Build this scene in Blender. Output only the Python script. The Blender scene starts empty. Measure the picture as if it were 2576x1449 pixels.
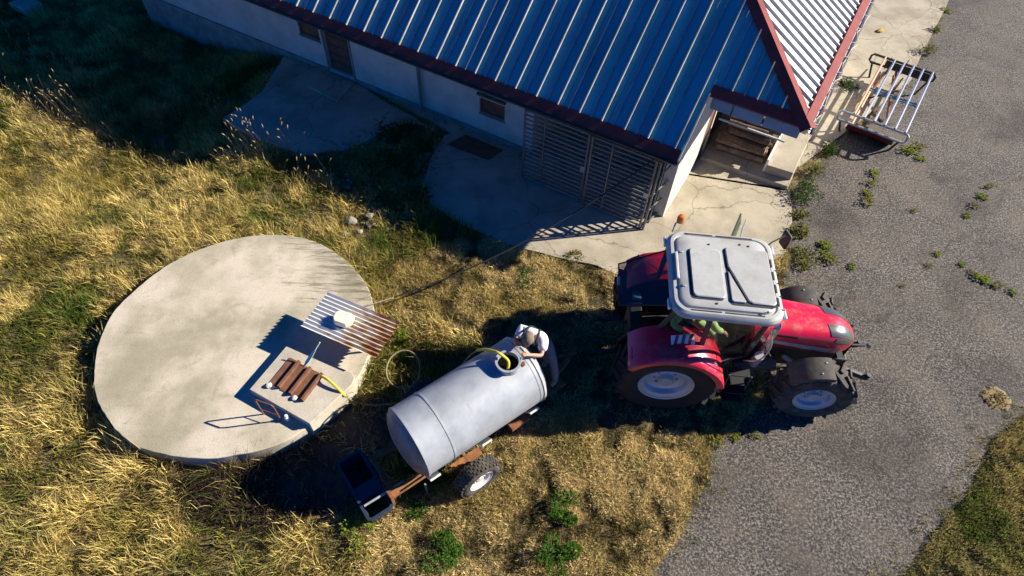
import bpy, bmesh, math, random
import numpy as np
from mathutils import Vector, Matrix
random.seed(7); rng = np.random.default_rng(7)
R_ = math.radians
S = bpy.context.scene
# ------------------------------------------------------------------ camera
PITCH, ROLL, CAMH, FPX = R_(52.4), R_(2.7), 11.3, 1600.0      # drone camera, focal length in units of a 2576 px wide frame
cam_d = bpy.data.cameras.new('camera'); cam = bpy.data.objects.new('camera', cam_d); S.collection.objects.link(cam)
cam_d.sensor_width = 36; cam_d.lens = FPX/2576*36; cam_d.clip_end = 6000; cam_d.clip_start = .1
cam.matrix_world = Matrix.Translation((0, 0, CAMH)) @ Matrix.Rotation(math.pi/2-PITCH, 4, 'X') @ Matrix.Rotation(ROLL, 4, 'Z')
S.camera = cam
# ------------------------------------------------------------------ light
SUN_EL, SUN_AZ = R_(28.5), R_(11.5)          # azimuth counted from +X towards +Y
w = bpy.data.worlds.new('World'); S.world = w; w.use_nodes = True
nt = w.node_tree; nt.nodes.clear()
sky = nt.nodes.new('ShaderNodeTexSky'); sky.sky_type = 'NISHITA'; sky.sun_disc = False
sky.sun_elevation = SUN_EL; sky.sun_rotation = math.pi/2 - SUN_AZ; sky.ozone_density = 10.0; sky.air_density = 0.85; sky.dust_density = 0.1; sky.altitude = 2500
hs = nt.nodes.new('ShaderNodeHueSaturation'); hs.inputs['Saturation'].default_value = 2.3; hs.inputs['Hue'].default_value = .51
bg = nt.nodes.new('ShaderNodeBackground'); bg.inputs['Strength'].default_value = 0.065
out = nt.nodes.new('ShaderNodeOutputWorld')
nt.links.new(sky.outputs[0], hs.inputs['Color']); nt.links.new(hs.outputs[0], bg.inputs[0]); nt.links.new(bg.outputs[0], out.inputs[0])
sun_d = bpy.data.lights.new('sun', 'SUN'); sun_d.energy = 5.0; sun_d.angle = R_(.5); sun_d.color = (1.0, .92, .78)
sun = bpy.data.objects.new('sun', sun_d); S.collection.objects.link(sun)
sdir = Vector((math.cos(SUN_EL)*math.cos(SUN_AZ), math.cos(SUN_EL)*math.sin(SUN_AZ), math.sin(SUN_EL)))
sun.rotation_euler = sdir.to_track_quat('Z', 'Y').to_euler()
S.view_settings.view_transform = 'Standard'; S.view_settings.look = 'None'; S.view_settings.gamma = 1
S.view_settings.use_curve_mapping = False; S.view_settings.exposure = 1.15
S.render.engine = 'CYCLES'; S.cycles.max_bounces = 6; S.cycles.transparent_max_bounces = 8

# ------------------------------------------------------------------ helpers
def at(px, py, z=0.0):
    """ground-plan position of a surveyed point, read off the aerial view at height z"""
    x = (px-1288)/FPX; y = -(py-724.5)/FPX
    c, s = math.cos(ROLL), math.sin(ROLL); x, y = c*x-s*y, s*x+c*y
    dx, dy, dz = x, math.cos(PITCH)+y*math.sin(PITCH), -math.sin(PITCH)+y*math.cos(PITCH)
    t = -(CAMH-z)/dz
    return Vector((dx*t, dy*t, z))

def mat(name, col, rough=.7, metal=0., var=0., vscale=3., var2=None, bump=0., bscale=60., spec=.5, coat=0., detail=6, thr=None, stretch=None):
    """principled material; colour drifts to var2 (or darker by var) through noise"""
    m = bpy.data.materials.new(name); m.use_nodes = True; n = m.node_tree.nodes; l = m.node_tree.links
    b = n['Principled BSDF']; b.inputs['Base Color'].default_value = (*col, 1); b.inputs['Roughness'].default_value = rough
    b.inputs['Metallic'].default_value = metal; b.inputs['Specular IOR Level'].default_value = spec; b.inputs['Coat Weight'].default_value = coat
    tc = n.new('ShaderNodeTexCoord')
    if var or var2:
        t = n.new('ShaderNodeTexNoise'); t.inputs['Scale'].default_value = vscale; t.inputs['Detail'].default_value = detail; t.inputs['Roughness'].default_value = .65
        if stretch:
            mp = n.new('ShaderNodeMapping'); mp.inputs['Scale'].default_value = stretch; l.new(tc.outputs['Object'], mp.inputs[0]); l.new(mp.outputs[0], t.inputs['Vector'])
        else: l.new(tc.outputs['Object'], t.inputs['Vector'])
        r = n.new('ShaderNodeValToRGB'); lo, hi = thr or (.38, .66)
        r.color_ramp.elements[0].position = lo; r.color_ramp.elements[1].position = hi
        r.color_ramp.elements[0].color = (*col, 1); r.color_ramp.elements[1].color = (*(var2 or tuple(c*(1-var) for c in col)), 1)
        l.new(t.outputs['Fac'], r.inputs['Fac']); l.new(r.outputs['Color'], b.inputs['Base Color'])
    if bump:
        t2 = n.new('ShaderNodeTexNoise'); t2.inputs['Scale'].default_value = bscale; t2.inputs['Detail'].default_value = 4
        l.new(tc.outputs['Object'], t2.inputs['Vector'])
        bp = n.new('ShaderNodeBump'); bp.inputs['Strength'].default_value = bump; bp.inputs['Distance'].default_value = .02
        l.new(t2.outputs['Fac'], bp.inputs['Height']); l.new(bp.outputs['Normal'], b.inputs['Normal'])
    return m

def glassmat(name, col, alpha):
    m = bpy.data.materials.new(name); m.use_nodes = True; n = m.node_tree.nodes; l = m.node_tree.links; n.clear()
    o = n.new('ShaderNodeOutputMaterial'); mx = n.new('ShaderNodeMixShader'); tr = n.new('ShaderNodeBsdfTransparent'); gl = n.new('ShaderNodeBsdfGlossy')
    tr.inputs[0].default_value = (*col, 1); gl.inputs['Roughness'].default_value = .03; gl.inputs[0].default_value = (.9, .9, .9, 1)
    mx.inputs[0].default_value = alpha
    l.new(tr.outputs[0], mx.inputs[1]); l.new(gl.outputs[0], mx.inputs[2]); l.new(mx.outputs[0], o.inputs[0]); return m

def emat(n, kind, **kw):
    x = n.new(kind)
    for k, v in kw.items(): x.inputs[k].default_value = v
    return x

class MB:
    def __init__(s): s.v = []; s.f = []
    def add(s, vs, fs):
        o = len(s.v); s.v += [tuple(p) for p in vs]; s.f += [tuple(i+o for i in f) for f in fs]; return s
    def box(s, c, d, M=None):
        x, y, z = (k/2 for k in d)
        vs = [Vector((sx*x, sy*y, sz*z)) for sx in (-1, 1) for sy in (-1, 1) for sz in (-1, 1)]
        if M is not None: vs = [M @ p for p in vs]
        vs = [p+Vector(c) for p in vs]
        return s.add(vs, [(0, 1, 3, 2), (4, 6, 7, 5), (0, 4, 5, 1), (2, 3, 7, 6), (0, 2, 6, 4), (1, 5, 7, 3)])
    def span(s, lo, hi):
        return s.box([(a+b)/2 for a, b in zip(lo, hi)], [abs(b-a) for a, b in zip(lo, hi)])
    def bar(s, a, b, wd, ht, up=(0, 0, 1)):
        a, b = Vector(a), Vector(b); d = b-a; L = d.length; x = d.normalized(); u = Vector(up)
        y = u.cross(x)
        if y.length < 1e-4: y = Vector((0, 1, 0)).cross(x)
        y.normalize(); z = x.cross(y)
        M = Matrix((x, y, z)).transposed()
        return s.box((a+b)/2, (L, wd, ht), M)
    def tube(s, pts, r, n=8, cap=True):
        pts = [Vector(p) for p in pts]; rs = r if isinstance(r, (list, tuple)) else [r]*len(pts)
        prev = None; vs = []
        for i, p in enumerate(pts):
            t = (pts[min(i+1, len(pts)-1)]-pts[max(i-1, 0)]).normalized()
            if prev is None:
                a = Vector((0, 0, 1)) if abs(t.z) < .9 else Vector((1, 0, 0)); nx = t.cross(a).normalized()
            else: nx = (prev - t*prev.dot(t)).normalized()
            prev = nx; ny = t.cross(nx)
            vs += [Vector(p)+(nx*math.cos(2*math.pi*k/n)+ny*math.sin(2*math.pi*k/n))*rs[i] for k in range(n)]
        fs = [(i*n+k, i*n+(k+1) % n, (i+1)*n+(k+1) % n, (i+1)*n+k) for i in range(len(pts)-1) for k in range(n)]
        if cap: fs += [tuple(range(n))[::-1], tuple((len(pts)-1)*n+k for k in range(n))]
        return s.add(vs, fs)
    def lathe(s, prof, c=(0, 0, 0), ax='Y', n=32, a0=0, a1=2*math.pi, closed=True):
        full = abs(a1-a0-2*math.pi) < 1e-6; m = n if full else n+1; vs = []
        for i in range(m):
            a = a0+(a1-a0)*i/n
            for h, r in prof:
                p = {'Y': (r*math.cos(a), h, r*math.sin(a)), 'X': (h, r*math.cos(a), r*math.sin(a)), 'Z': (r*math.cos(a), r*math.sin(a), h)}[ax]
                vs.append(Vector(p)+Vector(c))
        k = len(prof); fs = []
        for i in range(n):
            j = (i+1) % m
            for q in range(k-1 if not closed else k):
                q2 = (q+1) % k; fs.append((i*k+q, j*k+q, j*k+q2, i*k+q2))
        if not full and closed: fs += [tuple(range(k)), tuple((m-1)*k+q for q in range(k))[::-1]]
        return s.add(vs, fs)
    def prism(s, poly, z0, z1):
        n = len(poly); vs = [(p[0], p[1], z0) for p in poly]+[(p[0], p[1], z1) for p in poly]
        return s.add(vs, [tuple(range(n))[::-1], tuple(range(n, 2*n))]+[(i, (i+1) % n, n+(i+1) % n, n+i) for i in range(n)])
    def slab(s, quad, t):
        """quad of 3-D corners thickened by t against its normal"""
        q = [Vector(p) for p in quad]; nn = (q[1]-q[0]).cross(q[-1]-q[0]).normalized()
        if nn.z < 0: q = q[::-1]; nn = -nn
        n = len(q); vs = q+[p-nn*t for p in q]
        return s.add(vs, [tuple(range(n)), tuple(range(n, 2*n))[::-1]]+[(i, n+i, n+(i+1) % n, (i+1) % n) for i in range(n)])
    def loft(s, rings, cap=True, closed=True):
        n = len(rings[0]); vs = [p for r in rings for p in r]; fs = []
        for i in range(len(rings)-1):
            for k in range(n if closed else n-1):
                k2 = (k+1) % n; fs.append((i*n+k, i*n+k2, (i+1)*n+k2, (i+1)*n+k))
        if cap and closed: fs += [tuple(range(n))[::-1], tuple((len(rings)-1)*n+k for k in range(n))]
        return s.add(vs, fs)
    def build(s, name, m, parent=None, bevel=0., smooth=35, loc=None, rz=None):
        me = bpy.data.meshes.new(name); me.from_pydata(s.v, [], s.f)
        bm = bmesh.new(); bm.from_mesh(me); bmesh.ops.recalc_face_normals(bm, faces=bm.faces)
        if smooth:
            lim = R_(smooth)
            for f in bm.faces: f.smooth = True
            for e in bm.edges:
                if len(e.link_faces) != 2 or e.calc_face_angle(0) > lim: e.smooth = False
        bm.to_mesh(me); bm.free()
        me.materials.append(m)
        o = bpy.data.objects.new(name, me); S.collection.objects.link(o)
        if parent: o.parent = parent
        if loc is not None: o.location = loc
        if rz is not None: o.rotation_euler.z = rz
        if bevel:
            b = o.modifiers.new('bevel', 'BEVEL'); b.width = bevel; b.segments = 2; b.limit_method = 'ANGLE'
        return o

def tag(o, label=None, cat=None, group=None, kind=None):
    if label: o['label'] = label
    if cat: o['category'] = cat
    if group: o['group'] = group
    if kind: o['kind'] = kind
    return o
def thing(name, label, cat, loc=(0, 0, 0), rz=0, group=None):
    o = bpy.data.objects.new(name, None); S.collection.objects.link(o); o.location = loc; o.rotation_euler.z = rz; o.empty_display_size = .2
    return tag(o, label, cat, group)
def copy_tree(o, parent=None):
    c = o.copy(); S.collection.objects.link(c)
    if parent: c.parent = parent
    for ch in list(o.children): copy_tree(ch, c)
    return c
def lerp(a, b, t): return a+(b-a)*t
def rrect(x0, x1, y0, y1, r, z, n=5):
    pts = []
    for cx, cy, a in ((x1-r, y1-r, 0), (x0+r, y1-r, 90), (x0+r, y0+r, 180), (x1-r, y0+r, 270)):
        for k in range(n+1):
            t = R_(a+90*k/n); pts.append((cx+r*math.cos(t), cy+r*math.sin(t), z))
    return pts
def spline(P, n=8):
    P = [Vector(p) for p in P]; Q = [P[0]*2-P[1]]+P+[P[-1]*2-P[-2]]; o = []
    for i in range(1, len(Q)-2):
        for k in range(n):
            t = k/n; a, b, c, d = Q[i-1:i+3]
            o.append(.5*((2*b)+(c-a)*t+(2*a-5*b+4*c-d)*t*t+(3*b-a-3*c+d)*t**3))
    return o+[P[-1]]

# value noise for the vegetation
class VN:
    def __init__(s, seed): s.g = np.random.default_rng(seed).random((256, 256))
    def __call__(s, x, y, sc):
        x = np.asarray(x)*sc+1000.3; y = np.asarray(y)*sc+1000.7; xi = np.floor(x).astype(int); yi = np.floor(y).astype(int); fx = x-xi; fy = y-yi
        fx = fx*fx*(3-2*fx); fy = fy*fy*(3-2*fy); g = s.g; a = xi % 256; b = yi % 256; a1 = (a+1) % 256; b1 = (b+1) % 256
        return (g[a, b]*(1-fx)+g[a1, b]*fx)*(1-fy)+(g[a, b1]*(1-fx)+g[a1, b1]*fx)*fy
n1, n2, n3, n4 = VN(1), VN(2), VN(3), VN(4)
def fbm(n, x, y, sc): return .5*n(x, y, sc)+.3*n(x, y, sc*2.1)+.2*n(x, y, sc*4.3)
def inpoly(x, y, poly):
    x = np.asarray(x); c = np.zeros(x.shape, bool); n = len(poly)
    for i in range(n):
        x0, y0 = poly[i][:2]; x1, y1 = poly[(i+1) % n][:2]
        m = (y0 > y) != (y1 > y)
        c ^= m & (x < (x1-x0)*(y-y0)/((y1-y0) if y1 != y0 else 1e-9)+x0)
    return c
def ragged(poly, step=.25, amp=.12, seed=5):
    o = []; n = len(poly); vn = VN(seed)
    for i in range(n):
        a, b = Vector(poly[i][:2]), Vector(poly[(i+1) % n][:2]); L = (b-a).length
        if L > 12: o.append((a.x, a.y)); continue
        k = max(1, int(L/step)); nx = Vector((-(b-a).y, (b-a).x)).normalized()
        for q in range(k):
            p = a.lerp(b, q/k); d = (float(fbm(vn, p.x, p.y, 1.6))-.5)*2*amp; o.append((p.x+nx.x*d, p.y+nx.y*d))
    return o

# ------------------------------------------------------------------ materials
def ground_mat():
    m = mat('soil', (.12, .088, .042), .95, var2=(.24, .175, .08), vscale=2.2, bump=.6, bscale=25)
    return m
def asphalt_mat():
    m = bpy.data.materials.new('asphalt'); m.use_nodes = True; n = m.node_tree.nodes; l = m.node_tree.links; b = n['Principled BSDF']
    b.inputs['Roughness'].default_value = .9
    tc = n.new('ShaderNodeTexCoord')
    v = emat(n, 'ShaderNodeTexNoise', Scale=23., Detail=5., Roughness=.84); l.new(tc.outputs['Object'], v.inputs['Vector'])
    r = n.new('ShaderNodeValToRGB'); e = r.color_ramp.elements
    e[0].position = .41; e[0].color = (.013, .013, .014, 1); e[1].position = .60; e[1].color = (.30, .275, .25, 1)
    x = e.new(.5); x.color = (.070, .063, .058, 1)
    l.new(v.outputs['Fac'], r.inputs['Fac'])
    big = emat(n, 'ShaderNodeTexNoise', Scale=.55, Detail=5., Roughness=.6); l.new(tc.outputs['Object'], big.inputs['Vector'])
    rb = n.new('ShaderNodeValToRGB'); rb.color_ramp.elements[0].position = .3; rb.color_ramp.elements[1].position = .7
    rb.color_ramp.elements[0].color = (.56, .54, .55, 1); rb.color_ramp.elements[1].color = (1.0, .95, .89, 1); l.new(big.outputs['Fac'], rb.inputs['Fac'])
    mx = n.new('ShaderNodeMix'); mx.data_type = 'RGBA'; mx.blend_type = 'MULTIPLY'; mx.inputs[0].default_value = 1
    l.new(r.outputs[0], mx.inputs[6]); l.new(rb.outputs[0], mx.inputs[7])
    du = emat(n, 'ShaderNodeTexNoise', Scale=.9, Detail=9., Roughness=.7 , Distortion=.4); l.new(tc.outputs['Object'], du.inputs['Vector'])
    rd = n.new('ShaderNodeValToRGB'); rd.color_ramp.elements[0].position = .45; rd.color_ramp.elements[0].color = (0, 0, 0, 1); rd.color_ramp.elements[1].position = .72; rd.color_ramp.elements[1].color = (.62, .62, .62, 1); l.new(du.outputs['Fac'], rd.inputs[0])
    md = n.new('ShaderNodeMix'); md.data_type = 'RGBA'; l.new(rd.outputs[0], md.inputs[0]); l.new(mx.outputs[2], md.inputs[6]); md.inputs[7].default_value = (.135, .112, .085, 1)
    oi = emat(n, 'ShaderNodeTexNoise', Scale=.42, Detail=6., Roughness=.6) ; mpo = n.new('ShaderNodeMapping'); mpo.inputs['Location'].default_value = (17, 5, 2); l.new(tc.outputs['Object'], mpo.inputs[0]); l.new(mpo.outputs[0], oi.inputs['Vector'])
    ro = n.new('ShaderNodeValToRGB'); ro.color_ramp.elements[0].position = .34; ro.color_ramp.elements[0].color = (.55, .54, .54, 1); ro.color_ramp.elements[1].position = .47; ro.color_ramp.elements[1].color = (1, 1, 1, 1); l.new(oi.outputs['Fac'], ro.inputs[0])
    mo = n.new('ShaderNodeMix'); mo.data_type = 'RGBA'; mo.blend_type = 'MULTIPLY'; mo.inputs[0].default_value = 1; l.new(md.outputs[2], mo.inputs[6]); l.new(ro.outputs[0], mo.inputs[7]); mx = mo
    # cracks
    ds = emat(n, 'ShaderNodeTexNoise', Scale=1.3, Detail=4.); l.new(tc.outputs['Object'], ds.inputs['Vector'])
    va = n.new('ShaderNodeVectorMath'); va.operation = 'MULTIPLY_ADD'; l.new(ds.outputs['Color'], va.inputs[0]); va.inputs[1].default_value = (.9, .9, .9); l.new(tc.outputs['Object'], va.inputs[2])
    vo = n.new('ShaderNodeTexVoronoi'); vo.feature = 'DISTANCE_TO_EDGE'; vo.inputs['Scale'].default_value = .33; l.new(va.outputs[0], vo.inputs['Vector'])
    rc = n.new('ShaderNodeValToRGB'); rc.color_ramp.elements[0].position = .0; rc.color_ramp.elements[1].position = .012
    rc.color_ramp.elements[0].color = (.6, .6, .55, 1); rc.color_ramp.elements[1].color = (1, 1, 1, 1); l.new(vo.outputs['Distance'], rc.inputs['Fac'])
    m2 = n.new('ShaderNodeMix'); m2.data_type = 'RGBA'; m2.blend_type = 'MULTIPLY'; m2.inputs[0].default_value = 1
    l.new(mx.outputs[2], m2.inputs[6]); l.new(rc.outputs[0], m2.inputs[7]); l.new(m2.outputs[2], b.inputs['Base Color'])
    bp = n.new('ShaderNodeBump'); bp.inputs['Strength'].default_value = .55; bp.inputs['Distance'].default_value = .02
    l.new(v.outputs['Fac'], bp.inputs['Height']); l.new(bp.outputs[0], b.inputs['Normal'])
    return m
def concrete_mat(name, c0, c1, stain, crack=.25, sc=1.1):
    m = bpy.data.materials.new(name); m.use_nodes = True; n = m.node_tree.nodes; l = m.node_tree.links; b = n['Principled BSDF']
    b.inputs['Roughness'].default_value = .88
    tc = n.new('ShaderNodeTexCoord')
    t = emat(n, 'ShaderNodeTexNoise', Scale=sc, Detail=8., Roughness=.62); l.new(tc.outputs['Object'], t.inputs['Vector'])
    r = n.new('ShaderNodeValToRGB'); e = r.color_ramp.elements; e[0].position = .33; e[0].color = (*c1, 1); e[1].position = .6; e[1].color = (*c0, 1)
    l.new(t.outputs['Fac'], r.inputs[0])
    f = emat(n, 'ShaderNodeTexNoise', Scale=38., Detail=4., Roughness=.7); l.new(tc.outputs['Object'], f.inputs['Vector'])
    rf = n.new('ShaderNodeValToRGB'); e = rf.color_ramp.elements; e[0].position = .3; e[0].color = (.86, .85, .83, 1); e[1].position = .55; e[1].color = (1.03, 1.03, 1.03, 1); l.new(f.outputs['Fac'], rf.inputs[0])
    mx = n.new('ShaderNodeMix'); mx.data_type = 'RGBA'; mx.blend_type = 'MULTIPLY'; mx.inputs[0].default_value = 1; l.new(r.outputs[0], mx.inputs[6]); l.new(rf.outputs[0], mx.inputs[7])
    s = emat(n, 'ShaderNodeTexNoise', Scale=2.6, Detail=9., Roughness=.75, Distortion=.6); l.new(tc.outputs['Object'], s.inputs['Vector'])
    rs = n.new('ShaderNodeValToRGB'); e = rs.color_ramp.elements; e[0].position = .54; e[0].color = (0, 0, 0, 1); e[1].position = .78; e[1].color = (.85, .85, .85, 1); l.new(s.outputs['Fac'], rs.inputs[0])
    m2 = n.new('ShaderNodeMix'); m2.data_type = 'RGBA'; l.new(rs.outputs[0], m2.inputs[0]); l.new(mx.outputs[2], m2.inputs[6]); m2.inputs[7].default_value = (*stain, 1)
    ds = emat(n, 'ShaderNodeTexNoise', Scale=1.1, Detail=5.); l.new(tc.outputs['Object'], ds.inputs['Vector'])
    va = n.new('ShaderNodeVectorMath'); va.operation = 'MULTIPLY_ADD'; l.new(ds.outputs['Color'], va.inputs[0]); va.inputs[1].default_value = (.8, .8, .8); l.new(tc.outputs['Object'], va.inputs[2])
    vo = n.new('ShaderNodeTexVoronoi'); vo.feature = 'DISTANCE_TO_EDGE'; vo.inputs['Scale'].default_value = .45; l.new(va.outputs[0], vo.inputs['Vector'])
    rc = n.new('ShaderNodeValToRGB'); rc.color_ramp.elements[1].position = .008; rc.color_ramp.elements[0].color = (1-crack*2, 1-crack*2.1, 1-crack*2.3, 1); rc.color_ramp.elements[1].color = (1, 1, 1, 1); l.new(vo.outputs['Distance'], rc.inputs[0])
    m3 = n.new('ShaderNodeMix'); m3.data_type = 'RGBA'; m3.blend_type = 'MULTIPLY'; m3.inputs[0].default_value = 1; l.new(m2.outputs[2], m3.inputs[6]); l.new(rc.outputs[0], m3.inputs[7])
    l.new(m3.outputs[2], b.inputs['Base Color'])
    bp = n.new('ShaderNodeBump'); bp.inputs['Strength'].default_value = .35; bp.inputs['Distance'].default_value = .015; l.new(f.outputs['Fac'], bp.inputs['Height']); l.new(bp.outputs[0], b.inputs['Normal'])
    return m
def leaf_mat(name, attr=True, col=(.06, .12, .02), tr=.35):
    m = bpy.data.materials.new(name); m.use_nodes = True; n = m.node_tree.nodes; l = m.node_tree.links; n.clear()
    o = n.new('ShaderNodeOutputMaterial'); d = n.new('ShaderNodeBsdfDiffuse'); t = n.new('ShaderNodeBsdfTranslucent'); mx = n.new('ShaderNodeMixShader'); mx.inputs[0].default_value = tr
    if attr:
        a = n.new('ShaderNodeAttribute'); a.attribute_name = 'Col'; l.new(a.outputs['Color'], d.inputs[0]); l.new(a.outputs['Color'], t.inputs[0])
    else:
        tc = n.new('ShaderNodeTexCoord'); no = emat(n, 'ShaderNodeTexNoise', Scale=9., Detail=2.); l.new(tc.outputs['Object'], no.inputs['Vector'])
        r = n.new('ShaderNodeValToRGB'); r.color_ramp.elements[0].position = .35; r.color_ramp.elements[1].position = .65
        r.color_ramp.elements[0].color = (*[c*.6 for c in col], 1); r.color_ramp.elements[1].color = (*[c*1.5 for c in col], 1)
        l.new(no.outputs['Fac'], r.inputs[0]); l.new(r.outputs[0], d.inputs[0]); l.new(r.outputs[0], t.inputs[0])
    l.new(d.outputs[0], mx.inputs[1]); l.new(t.outputs[0], mx.inputs[2]); l.new(mx.outputs[0], o.inputs[0]); return m

def disc_mat():
    m = concrete_mat('disc_concrete', (.53, .475, .385), (.40, .36, .28), (.25, .225, .15), .0, .7); n = m.node_tree.nodes; l = m.node_tree.links; b = n['Principled BSDF']
    src = b.inputs['Base Color'].links[0].from_socket
    tc = n.new('ShaderNodeTexCoord'); mp = n.new('ShaderNodeMapping'); mp.inputs['Rotation'].default_value = (0, 0, R_(-15)); mp.inputs['Scale'].default_value = (.8, 9, 1); l.new(tc.outputs['Object'], mp.inputs[0])
    t = emat(n, 'ShaderNodeTexNoise', Scale=1.4, Detail=6., Roughness=.7); l.new(mp.outputs[0], t.inputs['Vector'])
    # lichen streaks gather near the rim on the far right side
    dv = n.new('ShaderNodeVectorMath'); dv.operation = 'DISTANCE'; l.new(tc.outputs['Object'], dv.inputs[0]); dv.inputs[1].default_value = (1.9, 2.0, .4)
    ma = n.new('ShaderNodeMath'); ma.operation = 'MULTIPLY_ADD'; l.new(dv.outputs['Value'], ma.inputs[0]); ma.inputs[1].default_value = -.11; l.new(t.outputs['Fac'], ma.inputs[2])
    r = n.new('ShaderNodeValToRGB'); r.color_ramp.elements[0].position = .40; r.color_ramp.elements[0].color = (0, 0, 0, 1); r.color_ramp.elements[1].position = .54; r.color_ramp.elements[1].color = (.75, .75, .75, 1); l.new(ma.outputs[0], r.inputs[0])
    mx = n.new('ShaderNodeMix'); mx.data_type = 'RGBA'; l.new(r.outputs[0], mx.inputs[0]); l.new(src, mx.inputs[6]); mx.inputs[7].default_value = (.13, .115, .08, 1)
    # broad grey-green bloom
    t2 = emat(n, 'ShaderNodeTexNoise', Scale=.75, Detail=8., Roughness=.65); l.new(tc.outputs['Object'], t2.inputs['Vector'])
    r2 = n.new('ShaderNodeValToRGB'); r2.color_ramp.elements[0].position = .40; r2.color_ramp.elements[0].color = (.74, .74, .66, 1); r2.color_ramp.elements[1].position = .58; r2.color_ramp.elements[1].color = (1.04, 1.02, 1, 1); l.new(t2.outputs['Fac'], r2.inputs[0])
    m2 = n.new('ShaderNodeMix'); m2.data_type = 'RGBA'; m2.blend_type = 'MULTIPLY'; m2.inputs[0].default_value = 1; l.new(mx.outputs[2], m2.inputs[6]); l.new(r2.outputs[0], m2.inputs[7]); l.new(m2.outputs[2], b.inputs['Base Color'])
    return m
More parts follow.
